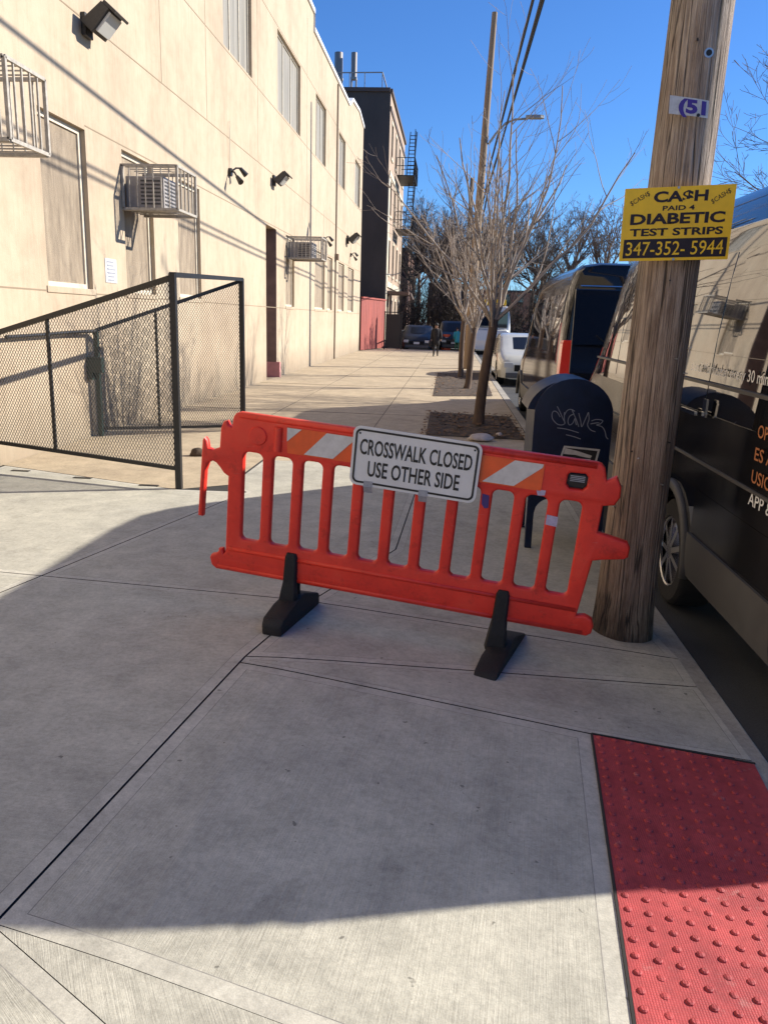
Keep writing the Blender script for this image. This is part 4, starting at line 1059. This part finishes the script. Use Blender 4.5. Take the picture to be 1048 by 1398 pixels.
CST = [(0,.70,.72),(.08,.80,.90),(.35,.86,.98),(.75,.87,1.05),(1.15,.88,1.36),(1.6,.88,1.44),(2.4,.88,1.45),(2.9,.88,1.36),(3.6,.88,.98),(4.2,.85,.88),(4.5,.78,.74),(4.6,.66,.60)]
SST = [(0,.78,.85),(.06,.86,1.10),(.25,.90,1.50),(.6,.91,1.70),(2.6,.91,1.74),(3.0,.91,1.62),(3.6,.90,1.12),(4.3,.87,1.02),(4.6,.80,.85),(4.7,.7,.7)]
def small_car(label, loc, st, paint, flip=False, group='cars parked farther along the street', belt=.86, name='parked_car', gm='dullglass'):
    root, T = car(name, label, 'car', loc, st, (.85, 3.65), paint, flip, belt=belt, group=group, wr=.31, zb=.2, tum=.9)
    zt = max(s[2] for s in st)
    for s in (-1, 1):
        shell_panel(T, st, 1.25, 2.75, belt+.07, lambda y: zt-.17, s, .006, M[gm], 'side_window', root, belt=belt, zb=.2, tum=.9)
        mb = MB(); lo, hi = T((s*.45,-.01,.62)), T((s*.76,.10,.80)); mb.box(*[tuple(f(a, b) for a, b in zip(lo, hi)) for f in (min, max)]); mb.build('tail_lamp', M['tail'], root, bevel=.02)
        lo, hi = T((s*.45,st[-1][0]-.12,.52)), T((s*.72,st[-1][0]+.005,.66)); mb = MB(); mb.box(*[tuple(f(a, b) for a, b in zip(lo, hi)) for f in (min, max)]); mb.build('headlight', M['lens'], root, bevel=.02)
    def glassplate(y0, y1, nm):
        def zz(y):
            for (a, w0, z0), (b, w1, z1) in zip(st, st[1:]):
                if a <= y <= b: return z0+(z1-z0)*(y-a)/(b-a)
        rows = [[T((xx, y+(.012 if y1 > 2 else -.012), zz(y)+.012-.05*(xx/.7)**2)) for xx in (-.58,-.3,0,.3,.58)] for y in [y0+(y1-y0)*k/4 for k in range(5)]]
        mb = MB(); mb.loft(rows, cap=False, closed=False); mb.build(nm, M[gm], root, smooth=True)
    if st is CST: glassplate(.80, 1.18, 'rear_window'); glassplate(2.95, 3.55, 'windshield')
    else: glassplate(.08, .5, 'rear_window'); glassplate(3.02, 3.55, 'windshield')
    yf = st[-1][0]
    mb = MB(); lo, hi = T((-.42,yf-.10,.42)), T((.42,yf+.012,.60)); mb.box(*[tuple(f(a, b) for a, b in zip(lo, hi)) for f in (min, max)]); mb.build('grille', M['under'], root, bevel=.015)
    mb = MB(); lo, hi = T((-.66,yf-.16,.24)), T((.66,yf+.05,.38)); mb.box(*[tuple(f(a, b) for a, b in zip(lo, hi)) for f in (min, max)]); mb.build('bumper', M['clad'], root, bevel=.03)
    mb = MB(); lo, hi = T((-.16,yf+.012,.44)), T((.16,yf+.022,.56)); mb.box(*[tuple(f(a, b) for a, b in zip(lo, hi)) for f in (min, max)]); mb.build('number_plate', M['white_sheet'], root)
    return root
small_car('cream coloured car parked at the kerb beyond the second black van', (2.22, 27.4, ROAD), CST, M['cream_paint'], True)
small_car('dark sedan parked on the cross street beyond the sidewalk end', (-1.9, 49.2, ROAD), CST, M['dullpaint'], True)
small_car('dark hatchback behind the orange drum at the far crossing', (.15, 52.0, ROAD), SST, M['dullpaint'], True)
bus, TB = car('delivery_truck', 'white truck with yellow roof sign facing up the street far behind the trees', 'truck', (2.15, 50.5, ROAD), [(0,1.0,2.3),(.1,1.05,2.6),(5.2,1.05,2.65),(5.5,1.05,2.55),(5.62,1.0,1.4),(6.0,.95,1.3),(6.1,.9,.8)], (1.2,4.9), M['white_paint'], True, belt=1.15, wr=.4)
MB().box(TB((.86,5.60,1.45)), TB((-.86,5.68,2.3))).build('windshield', M['glass'], bus, bevel=.02)
MB().box(TB((.75,5.1,2.66)), TB((-.75,5.3,2.95))).build('roof_sign', M['yellow'], bus, bevel=.02)

# ================================================================== BRICK BUILDING AND NEIGHBOURS
BX, BY0, BY1, BH = -3.77, 45.2, 58.0, 13.15
bb = thing('brick_apartment', 'four storey orange brick apartment house with charcoal side wall and fire escapes', 'building', (BX, BY0, 0))
mb = MB(); mb.quad(V(-20,BY0,-.3), V(BX-.002,BY0,-.3), V(BX-.002,BY0,BH), V(-20,BY0,BH)); mb.build('side_wall', M['darkwall'], bb)
mb = MB(); zf = [3.4, 6.5, 9.6, 12.9]; wins = []
wy = [BY0+1.3+i*3.1 for i in range(4)]
wz = [(.9,2.7),(4.1,5.9),(7.2,9.0),(10.2,11.9)]
yb = sorted({BY0, BY1} | {v for y in wy for v in (y, y+1.05)}); zb = sorted({-.3, BH} | {v for p in wz for v in p})
for y0, y1 in zip(yb, yb[1:]):
    for z0, z1 in zip(zb, zb[1:]):
        ym, zm = (y0+y1)/2, (z0+z1)/2
        if any(y < ym < y+1.05 and a < zm < b for y in wy for a, b in wz): continue
        mb.quad(V(BX,y0,z0), V(BX,y1,z0), V(BX,y1,z1), V(BX,y0,z1))
for y in wy:
    for a, b in wz:
        x1 = BX-.2; mb.quad(V(BX,y,a),V(x1,y,a),V(x1,y,b),V(BX,y,b)); mb.quad(V(BX,y+1.05,b),V(x1,y+1.05,b),V(x1,y+1.05,a),V(BX,y+1.05,a)); mb.quad(V(BX,y,b),V(x1,y,b),V(x1,y+1.05,b),V(BX,y+1.05,b)); mb.quad(V(x1,y,a),V(BX,y,a),V(BX,y+1.05,a),V(x1,y+1.05,a))
mb.build('front_wall', M['brick'], bb, fixn=False)
mb = MB(); mb.box((-20,BY0+.02,BH-.35),(BX-.3,BY1,BH-.3)); mb.build('roof', M['darkwall'], bb)
mb = MB(); mb.quad(V(-20,BY1,-.3), V(BX,BY1,-.3), V(BX,BY1,BH), V(-20,BY1,BH)); mb.build('rear_wall', M['darkwall'], bb)
mb = MB(); mb.box((BX-.02,BY0+.05,BH-.9),(BX+.06,BY1,BH-.70)); mb.box((BX-.02,BY0+.05,BH-.05),(BX+.10,BY1,BH+.14)); mb.box((-20,BY0-.1,BH-.03),(BX-.021,BY0+.25,BH+.16)); mb.build('cornice', mat('brown cornice', (.10,.07,.055), .7), bb)
mb = MB(); mb.box((BX+.004,BY0+.02,0),(BX+.05,BY0+.55,9.1)); mb.box((BX+.004,BY0+.56,3.35),(BX+.08,BY1,3.65)); mb.box((BX+.004,BY0+.56,9.15),(BX+.06,BY1,9.4)); mb.box((BX+.003,BY0+.56,3.66),(BX+.03,wy[0]-.14,9.1)); mb.build('stone_trim', M['stone'], bb)
for y in wy:
    for a, b in wz:
        fr = MB(); fr.box((BX+.003,y-.06,b),(BX+.03,y+1.11,b+.16)); fr.box((BX+.003,y-.1,a-.14),(BX+.06,y+1.15,a)); fr.box((BX+.003,y-.12,a),(BX+.02,y,b)); fr.box((BX+.003,y+1.05,a),(BX+.02,y+1.17,b))
        fo = fr.build('window', M['stone'], bb); MB().box((BX-.21,y,a),(BX-.15,y+1.05,b)).build('pane', M['glass'], fo)
fe = MB()
for k, z in enumerate((6.85, 9.85)):
    y0, y1 = BY0+4.6, BY0+8.4; xo = BX+1.15
    fe = MB(); fe.box((BX+.1,y0,z-.05),(xo,y1,z))
    for zz in (z+.5, z+.95): fe.bar((BX+.1,y0,zz),(xo,y0,zz),.035); fe.bar((BX+.1,y1,zz),(xo,y1,zz),.035); fe.bar((xo,y0,zz),(xo,y1,zz),.035)
    for i in range(13): y = y0+(y1-y0)*i/12; fe.bar((xo,y,z),(xo,y,z+.95),.022)
    for i in range(5): xx = BX+.1+(1.05)*i/4; fe.bar((xx,y0,z),(xx,y0,z+.95),.022)
    fe.bar((xo-.1,y0+.6,z),(xo-.1,y1-.6,z+3.0),.05); fe.bar((xo-.5,y0+.6,z),(xo-.5,y1-.6,z+3.0),.05)
    for i in range(12): t = i/12; fe.bar((xo-.1,y0+.6+(y1-y0-1.2)*t,z+3*t),(xo-.5,y0+.6+(y1-y0-1.2)*t,z+3*t),.04)
    fe.build('fire_escape', M['black_metal'], bb)
fe = MB(); xo = BX+1.1
for s in (0,.45): fe.bar((xo,BY0+4.9+s,3.2),(xo,BY0+4.9+s,12.4),.04)
for i in range(30): fe.bar((xo,BY0+4.9,3.3+i*.3),(xo,BY0+5.35,3.3+i*.3),.025)
fe.build('fire_ladder', M['black_metal'], bb)
mb = MB(); mb.tube([V(BX+.05,BY0+2.1,3.05), V(BX+.9,BY0+2.1,3.05), V(BX+1.3,BY0+2.1,3.0), V(BX+1.42,BY0+2.1,2.7)], .10, 8); mb.box((BX+.01,BY0+.9,2.95),(BX+1.25,BY0+3.2,3.12)); mb.tube([V(BX+.25,BY0+.95,0),V(BX+.25,BY0+.95,3)], .07, 8); mb.build('entrance_canopy', mat('brown canopy', (.12,.075,.055), .6), bb)
mb = MB()
for i in range(3): mb.box((BX+.01,BY0+1.2,.16*i),(BX+1.1-.3*i,BY0+2.9,.16*(i+1)))
mb.build('stoop', mat('brownstone steps', (.14,.10,.08), .8, var=.3, vscale=5), bb)
for y in (49.2, 50.6):
    t = 'wide grey rooftop flue left of its pair above the brick building' if y > 50 else 'slimmer grey rooftop flue right of its pair above the brick building'
    px_ = (462, 472) if y > 50 else (483, 490)
    p = atY(px_[0], 106, 50); q = atY(px_[0]+1, 72, 50); r = .24 if y > 50 else .17
    fl = thing('roof_flue', t, 'flue', (p.x, 50, BH-.3), 'grey flues on the roof'); mb = MB(); mb.tube([V(p.x,50,p.z), V(p.x,50,q.z)], r, 16); mb.build('pipe', M['flue'], fl, smooth='auto')
    mb = MB()
    mb.box((p.x-r,50-r,p.z-.12),(p.x+r,50+r,p.z))
    for sx in (-1,1):
        for sy in (-1,1): mb.bar((p.x+sx*r*.8,50+sy*r*.8,BH-.3),(p.x+sx*r*.8,50+sy*r*.8,p.z-.1),.06)
    mb.build('stand', M['galv'], fl)
rl = thing('roof_railing', 'thin metal safety railing along the roof edge of the brick building', 'railing', (-5.5, BY0+.4, BH)); mb = MB()
mb.bar((-8,BY0+.4,BH+.95),(BX-.5,BY0+.4,BH+1.0),.05); mb.bar((BX-.5,BY0+.4,BH+1.0),(BX-.5,BY0+5,BH+1.0),.05)
mb.build('rail', M['galv'], rl); mb = MB()
for x_ in (-8,-7,-6,-5.2,BX-.5): mb.bar((x_,BY0+.4,BH),(x_,BY0+.4,BH+1),.04)
mb.build('post', M['galv'], rl)
rf = thing('red_fence', 'faded red corrugated metal fence between the cream and brick buildings', 'fence', (-4.3, 41.5, 0)); mb = MB()
a, b = V(WX+.08,40.4,0), V(BX+.02,45.1,0); N = 60; d = (b-a); nn = V(d.y,-d.x,0).normalized()
prof = [a+d*(i/N)+nn*(.035 if (i//2) % 2 else -.0) for i in range(N+1)]
mb.loft([[p+V(0,0,.03), p+V(0,0,2.55), p+V(0,0,2.55)-nn*.02, p+V(0,0,.03)-nn*.02] for p in prof]); mb.build('sheet', M['redfence'], rf)
mb = MB(); mb.bar(a+V(0,0,2.6)+nn*.03, b+V(0,0,2.6)+nn*.03, .10, .08); mb.build('top_rail', M['redfence'], rf)
gt = thing('area_gate', 'tall black metal gate and railing in front of the brick building stoop', 'gate', (-3.0, 43.6, 0)); mb = MB()
mb.box((-3.55,43.55,.08),(-2.75,43.60,1.85)); mb.build('gate_panel', M['black_metal'], gt); mb = MB()
for x_ in (-3.6,-2.7): mb.bar((x_,43.58,0),(x_,43.58,2.0),.06)
mb.bar((-3.6,43.58,1.95),(-2.7,43.58,1.95),.05); mb.bar((-2.7,43.58,1.0),(-2.7,46.5,1.0),.05); mb.bar((-2.7,43.58,.12),(-2.7,46.5,.12),.05)
for i in range(16): y = 43.7+i*.18; mb.bar((-2.7,y,.1),(-2.7,y,1.0),.025)
mb.build('gate_frame', M['black_metal'], gt)
# distant buildings
def far_house(x0, x1, y, h, dep, m, label, nwin, rows):
    t = thing('far_building', label, 'building', ((x0+x1)/2, y, -.15)); mb = MB(); mb.box((x0,y,-.2),(x1,y+dep,h)); mb.build('wall', m, t)
    mb = MB(); mb.box((x0-.1,y-.12,h),(x1+.1,y+dep,h+.3)); mb.build('parapet', M['darkwall'], t)
    for r in range(rows):
        for k in range(nwin):
            xx = x0+(x1-x0)*(k+.3)/nwin; ww = (x1-x0)/nwin*.42; zz = .9+r*3.1
            MB().box((xx,y-.04,zz),(xx+ww,y+.05,zz+1.7)).build('window', M['glass'], t)
far_house(-13, -4.2, 74, 7.5, 14, M['brick2'], 'low brown brick house beyond the cross street behind the gate', 4, 2)
far_house(-3.6, 1.8, 118, 6.5, 10, M['brick2'], 'brown house closing the far end of the street behind the person', 4, 2)
far_house(3.0, 13, 124, 6.0, 10, M['brick'], 'orange brick building at the far end of the street behind the truck', 5, 2)
far_house(13.5, 22, 60, 5.5, 16, M['brick2'], 'brown brick house across the street beyond the vans', 4, 2)

# ================================================================== TREES
def branch(mb, p, d, L, r, rng, lvl, kids, up=.12, wob=.12, n=5, sides=5, rmin=.0024):
    pts = [p]; rs = [r]; dd = d.normalized()
    for i in range(n):
        dd = (dd + V(rng.gauss(0,wob), rng.gauss(0,wob), rng.gauss(0,wob)*.6+up)).normalized(); pts.append(pts[-1]+dd*L/n); rs.append(max(rmin, r*(1-.75*(i+1)/n)))
    mb.tube(pts, rs, sides, cap=False)
    if lvl <= 0: return
    nk = kids[0]
    for k in range(nk):
        t = rng.uniform(.18, .98); i = min(n-1, int(t*n)); q = pts[i].lerp(pts[i+1], t*n-i); ax = (pts[i+1]-pts[i]).normalized()
        s = ax.orthogonal().normalized(); s.rotate(Matrix.Rotation(rng.uniform(0, 6.283), 3, ax)); ang = rng.uniform(.35, .95)
        nd = ax*math.cos(ang)+s*math.sin(ang); branch(mb, q, nd, L*rng.uniform(.28,.55)*(1.15-t*.45), rs[i]*.55, rng, lvl-1, kids[1:], up, wob, max(3, n-1), 4 if lvl > 1 else 3, rmin)
def street_tree(base, fork, label, seed, nl, Lr, spread, kids, m='twig', r0=.075, grp='bare street trees in pits along the kerb', lvl=2, twigr=.02):
    rng = random.Random(seed); t = thing('bare_tree', label, 'tree', base, grp); mb = MB(); base, fork = Vector(base), Vector(fork); N = 10; pts = []
    for i in range(N+1):
        s = i/N; pts.append(base.lerp(fork, s)+V(math.sin(s*4+seed)*.018, math.cos(s*5)*.012, 0)*(0 if i in (0, N) else 1))
    mb.tube([pts[0]-V(0,0,.06)]+pts, [r0*1.45, r0*1.25]+[r0*(1.08-.22*i/N) for i in range(1, N+1)], 12); mb.build('trunk', M['bark'], t, smooth=True)
    mb = MB()
    for k in range(nl):
        az = 6.283*(k+rng.random()*.7)/nl; el = R_(rng.uniform(*spread)); d = V(math.cos(az)*math.cos(el), math.sin(az)*math.cos(el), math.sin(el))
        st = fork + (base-fork)*rng.uniform(0,.16); branch(mb, st, d, rng.uniform(*Lr), r0*rng.uniform(.24,.42), rng, lvl, kids, up=.05, wob=.11, n=8, sides=6)
    mb.build('crown', M[m], t, fixn=False); return t
p = atZ(652,580,0); f = atY(674,436,p.y)
street_tree(p, f, 'nearest bare street tree with fanning branches behind the barrier sign', 3, 15, (1.9,3.6), (50,86), (7,3), r0=.080)
p = atZ(637,531,0); f = atY(648,448,p.y); street_tree(p, f, 'second bare street tree, between the nearest tree and the leaning pole', 8, 11, (2.0,3.3), (52,86), (6,4), r0=.075)
p = atZ(628,515,0); f = atY(633,436,p.y); street_tree(p, f, 'third bare street tree, thin trunk left of the leaning pole', 15, 11, (2.0,3.6), (52,86), (6,4), r0=.075)
# larger winter trees beyond
def big_tree(x, y, h, label, seed, m='twig_far', kids=(8,6,4), z=0, spread=(25,75), thin=1.0):
    rng = random.Random(seed); t = thing('bare_tree', label, 'tree', (x, y, z), 'tall bare trees in the background'); mb = MB(); th = h*.28; r = h*.018
    pts = [V(x,y,z-.1), V(x+.05,y,z+th*.5), V(x+rng.gauss(0,.15),y,z+th), V(x+rng.gauss(0,.2),y,z+h*.6)]
    mb.tube(pts, [r*1.3,r,r*.9,r*.4], 9); mb.build('trunk', M['bark'], t, smooth=True); mb = MB()
    for k in range(12):
        az = 6.283*(k*.381966+rng.random()*.1); el = R_(rng.uniform(*spread)); d = V(math.cos(az)*math.cos(el), math.sin(az)*math.cos(el), math.sin(el)); s = rng.uniform(.45,1)
        branch(mb, pts[1].lerp(pts[3], s), d, h*rng.uniform(.34,.52), r*.45*thin, rng, 3, kids, up=.05, wob=.10, n=6, sides=5, rmin=.0085 if y > 30 else .004)
    mb.build('crown', M[m], t, fixn=False)
big_tree(8.3, 17.5, 8.0, 'bare tree across the street behind the yellow placard and near van', 26, kids=(11,7,4), z=0, spread=(35,80), thin=.55)
B = [(-1.4,62,9.5,'bare tree beyond the cross street, left of the person','twig_far'), (-3.2,66,10.5,'bare tree rising beside the brick building fire escape','twig_dark'), (.9,66,10.5,'brown bare tree behind the third street tree trunk','twig_far'), (3.2,60,9.5,'bare tree standing behind the white truck','twig_dark'), (5.4,52,8.2,'dark bare tree above the roof of the second van','twig_dark'), (6.6,70,11,'bare tree far down the road right of the nearest trunk','twig_far'), (-.4,85,12,'tall bare tree at the far end of the street','twig_far'), (2.4,92,12.5,'most distant bare tree over the road','twig_dark'), (8.2,46,7.5,'bare tree hidden mostly by the black vans','twig_far'), (-5.5,84,12,'bare tree beyond the brick building roof corner','twig_far'), (4.2,80,11,'dark bare tree over the middle of the road end','twig_dark'),
 (-2.2,75,11,'dense brown tree behind the person in black','twig_dark'), (-.2,70,9.5,'dark twiggy tree above the teal jacketed person','twig_dark'), (2.0,74,10.5,'dense twiggy tree right behind the leaning pole','twig_far'), (-3.9,92,13,'pale brown tree beyond the fire escape ladder','twig_far'), (8.6,64,10,'brown tree above the windshield of the second van','twig_far')]
for i, (x_, y_, h_, lb_, m_) in enumerate(B): big_tree(x_, y_, h_, lb_, 40+i, m_)

def shrub(x, y, h, label, seed, m='twig_dark'):
    rng = random.Random(seed); t = thing('bare_shrub', label, 'shrub', (x, y, -.1), 'dark shrubs beyond the cross street'); mb = MB()
    for k in range(26):
        az = rng.uniform(0, 6.283); el = R_(rng.uniform(40, 88)); d = V(math.cos(az)*math.cos(el), math.sin(az)*math.cos(el), math.sin(el))
        branch(mb, V(x+rng.gauss(0,.5), y+rng.gauss(0,.3), -.2), d, h*rng.uniform(.6,1), .035, rng, 2, (9,6), up=.04, wob=.12, n=6, sides=4, rmin=.011)
    mb.build('stems', M[m], t, fixn=False)
for i, (x_, y_, h_, lb_) in enumerate([(-5.2,58,5.0,'dark twiggy shrub behind the black gate'), (-3.0,59,4.2,'dark shrub left of the walking person in black'), (-1.0,58.5,5.0,'dark shrub right behind the walking person'), (.6,60,4.6,'dark shrub behind the teal jacketed person'), (4.3,64,4.5,'dark shrub behind the white truck'), (7.0,60,5.0,'dark shrub over the roof of the cream car')]): shrub(x_, y_, h_, lb_, 70+i)
# ================================================================== FAR POLES, WIRES, STREET LAMP
fp = thing('utility_pole', 'leaning wooden utility pole carrying the street lamp, behind the bare trees', 'utility pole', (.62, 28, 0), 'wooden utility poles along the kerb')
pa, pbt = V(.60,28,0), atY(675,17,28); mb = MB()
pm = atY(652,300,28); mb.tube([pa, pm, pbt], [.15,.13,.085], 14); mb.build('shaft', M['far_wood'], fp, smooth='auto')
lp = thing('street_lamp', 'grey street lamp on a curved arm bolted to the leaning pole', 'street lamp', atY(667,195,28)); mb = MB()
mb.tube([atY(666,197,28), atY(676,183,28), atY(690,168,28), atY(703,163,28), atY(720,162,28)], .035, 8); mb.build('arm', M['lampgrey'], lp, smooth=True)
a, b = atY(717,162,28), atY(742,162,28); mb = MB(); mb.loft([[V(q.x, 28+dy*s, q.z+dz) for dy, dz in ((-.14,0),(.14,0),(.10,.10),(-.10,.10))] for q, s in ((a,.5),(a.lerp(b,.3),1),(a.lerp(b,.8),1),(b,.5))]); mb.build('lamp_head', M['lampgrey'], lp, bevel=.01)
fp2 = thing('utility_pole', 'distant thin utility pole left of the leaning pole among the branches', 'utility pole', (1.0, 62, 0), 'wooden utility poles along the kerb')
p = atY(644,243,62); mb = MB(); mb.tube([V(p.x-.15,62,-.1), p], [.17,.13], 10); mb.build('shaft', M['far_wood'], fp2)
wires = [(1.36,8.2,6.65,.030,'uppermost'), (1.33,7.08,6.12,.022,'middle'), (1.20,6.90,5.98,.022,'lowest')]
for X_, z_, z2_, r_, nm_ in wires:
    pts = []
    a0 = V(X_-.05, -22, z_+.15); a1 = V(X_, 3.8, z_); a2 = V(1.0, 28, z2_); a3 = V(1.25, 62, z_-.3)
    for A_, B_, sag in ((a0,a1,.25),(a1,a2,.10),(a2,a3,.6)):
        for k in range(24):
            t = k/24; pts.append(A_.lerp(B_, t)-V(0,0,sag*4*t*(1-t)))
    pts.append(a3); mb = MB(); mb.tube(pts, r_, 6)
    tag(mb.build('overhead_cable', M['cable'], loc=a1), nm_+' black overhead cable running between the utility poles', 'cable', 'overhead cables along the street')

# ================================================================== PEOPLE, DRUM
def person(loc, s, label, coat, trous, face=1, bag=False):
    root = thing('person', label, 'person', loc, None); L = Vector(loc)
    J = {'pel':(0,0,.93),'sp':(0,.01,1.15),'ch':(0,.02,1.36),'nk':(0,.02,1.48),'hd0':(0,.0,1.56),'hd':(0,-.01,1.66),
         'hl':(-.09,0,.90),'kl':(-.10,-.12,.50),'al':(-.10,.02,.09),'tl':(-.11,-.14,.035),'hr':(.09,0,.90),'kr':(.10,.05,.50),'ar':(.10,.26,.12),'tr':(.11,.14,.035),
         'sl':(-.18,.02,1.40),'el':(-.24,.08,1.13),'wl':(-.25,-.03,.90),'fl':(-.245,-.07,.80),'sr':(.18,.02,1.40),'er':(.25,.02,1.13),'wr':(.26,-.10,.92),'fr':(.25,-.14,.83)}
    rad = {'pel':.145,'sp':.13,'ch':.15,'nk':.06,'hd0':.075,'hd':.098,'hl':.10,'kl':.065,'al':.045,'tl':.04,'hr':.10,'kr':.065,'ar':.045,'tr':.04,'sl':.07,'el':.05,'wl':.033,'fl':.03,'sr':.07,'er':.05,'wr':.033,'fr':.03}
    E = [('pel','sp'),('sp','ch'),('ch','nk'),('nk','hd0'),('hd0','hd'),('pel','hl'),('hl','kl'),('kl','al'),('al','tl'),('pel','hr'),('hr','kr'),('kr','ar'),('ar','tr'),('ch','sl'),('sl','el'),('el','wl'),('wl','fl'),('ch','sr'),('sr','er'),('er','wr'),('wr','fr')]
    K = list(J); me = bpy.data.meshes.new('body'); me.from_pydata([V(*J[k])*s for k in K], [(K.index(a), K.index(b)) for a, b in E], [])
    o = bpy.data.objects.new('tmp', me); col.objects.link(o); md = o.modifiers.new('s', 'SKIN'); o.modifiers.new('u', 'SUBSURF').levels = 2
    for i, k in enumerate(K): me.skin_vertices[0].data[i].radius = (rad[k]*s, rad[k]*s*(.8 if k in ('pel','sp','ch') else 1)); me.skin_vertices[0].data[i].use_root = (k == 'pel')
    dg = bpy.context.evaluated_depsgraph_get(); dg.update(); nm = bpy.data.meshes.new_from_object(o.evaluated_get(dg)); bpy.data.objects.remove(o); nm.name = 'body'
    nm.materials.clear(); nm.materials.append(M['skin']); nm.materials.append(trous); nm.materials.append(M['hair'])
    for p in nm.polygons:
        z = p.center.z/s; p.material_index = 0 if z > 1.47 or (abs(p.center.x/s) > .2 and z < .92) else (2 if z < .10 else 1)
        p.use_smooth = True
    for v in nm.vertices: v.co.y *= face
    ob = bpy.data.objects.new('body', nm); col.objects.link(ob); ob.parent = root
    mb = MB(); secs = []
    for z, rx, ry in ((.62,.20,.17),(.8,.20,.165),(1.0,.185,.15),(1.2,.19,.15),(1.38,.20,.15),(1.45,.13,.11),(1.49,.075,.075)):
        secs.append([L+V(rx*math.cos(a), ry*math.sin(a)*1+.01*face, z)*s for a in [6.283*k/16 for k in range(16)]])
    mb.loft(secs)
    for q in ('l', 'r'):
        P = [V(*J[c+q]) for c in ('s','e','w')]; mb.tube([L+V(p.x, p.y*face, p.z)*s for p in P], [.085*s,.068*s,.05*s], 10)
    mb.build('coat', coat, root, smooth=True)
    mb = MB(); secs = []
    for k in range(6):
        a = R_(-10+100*k/5); secs.append([L+(V(0,.015*face,1.665)+V(.108*math.cos(a)*math.cos(t), .112*math.cos(a)*math.sin(t), .118*math.sin(a)))*s for t in [6.283*j/14 for j in range(14)]])
    mb.loft(secs); mb.build('hair', M['hair'], root, smooth=True)
    return root
p = atZ(594,487,0); L_ = V(p.x, p.y, 0); person(L_, .84, 'person in a long black coat walking on the far sidewalk with a bag', M['coat'], M['coat'], 1)
mb = MB(); c = L_+V(-.26,-.02,.62); mb.loft([[c+V(x_*k, y_*k, z_) for x_, y_ in ((-.06,-.16),(.06,-.16),(.06,.16),(-.06,.16))] for z_, k in ((-.17,.9),(-.1,1.1),(.05,1),(.10,.7))]); bgm = thing('shoulder_bag', 'dark bag hanging beside the walking person in black', 'bag', c-V(0,0,.17)); mb.build('pouch', M['coat'], bgm, bevel=.02)
mb = MB(); mb.tube([c+V(0,-.12,.09), c+V(0,-.03,.2), c+V(0,.1,.09)], .012, 6); mb.build('strap', M['coat'], bgm)
p = atZ(623,479,0); person(V(p.x, p.y, 0), .72, 'small person in a bright teal jacket near the far crossing', M['teal'], M['green'], -1)
p = V(-.28, 47.6, ROAD); dm = thing('traffic_drum', 'orange traffic drum at the far crossing behind the walking person', 'drum', p); mb = MB()
for z0, z1, m_ in (): pass
mb.loft([[p+V(r*math.cos(a), r*math.sin(a), z) for a in [6.283*k/18 for k in range(18)]] for z, r in ((.05,.29),(.3,.28),(.31,.265),(.6,.26),(.61,.245),(.9,.24),(.98,.2))]); mb.build('drum_body', M['barrel'], dm, smooth='auto')
mb = MB()
for z, r in ((.45,.268),(.75,.251)): mb.loft([[p+V(r*math.cos(a), r*math.sin(a), zz) for a in [6.283*k/18 for k in range(18)]] for zz in (z-.06, z+.06)])
mb.build('white_band', M['white_sheet'], dm)
mb = MB(); mb.loft([[p+V(.33*math.cos(a), .33*math.sin(a), zz) for a in [6.283*k/18 for k in range(18)]] for zz in (0,.05)]); mb.build('base', M['rubber'], dm)
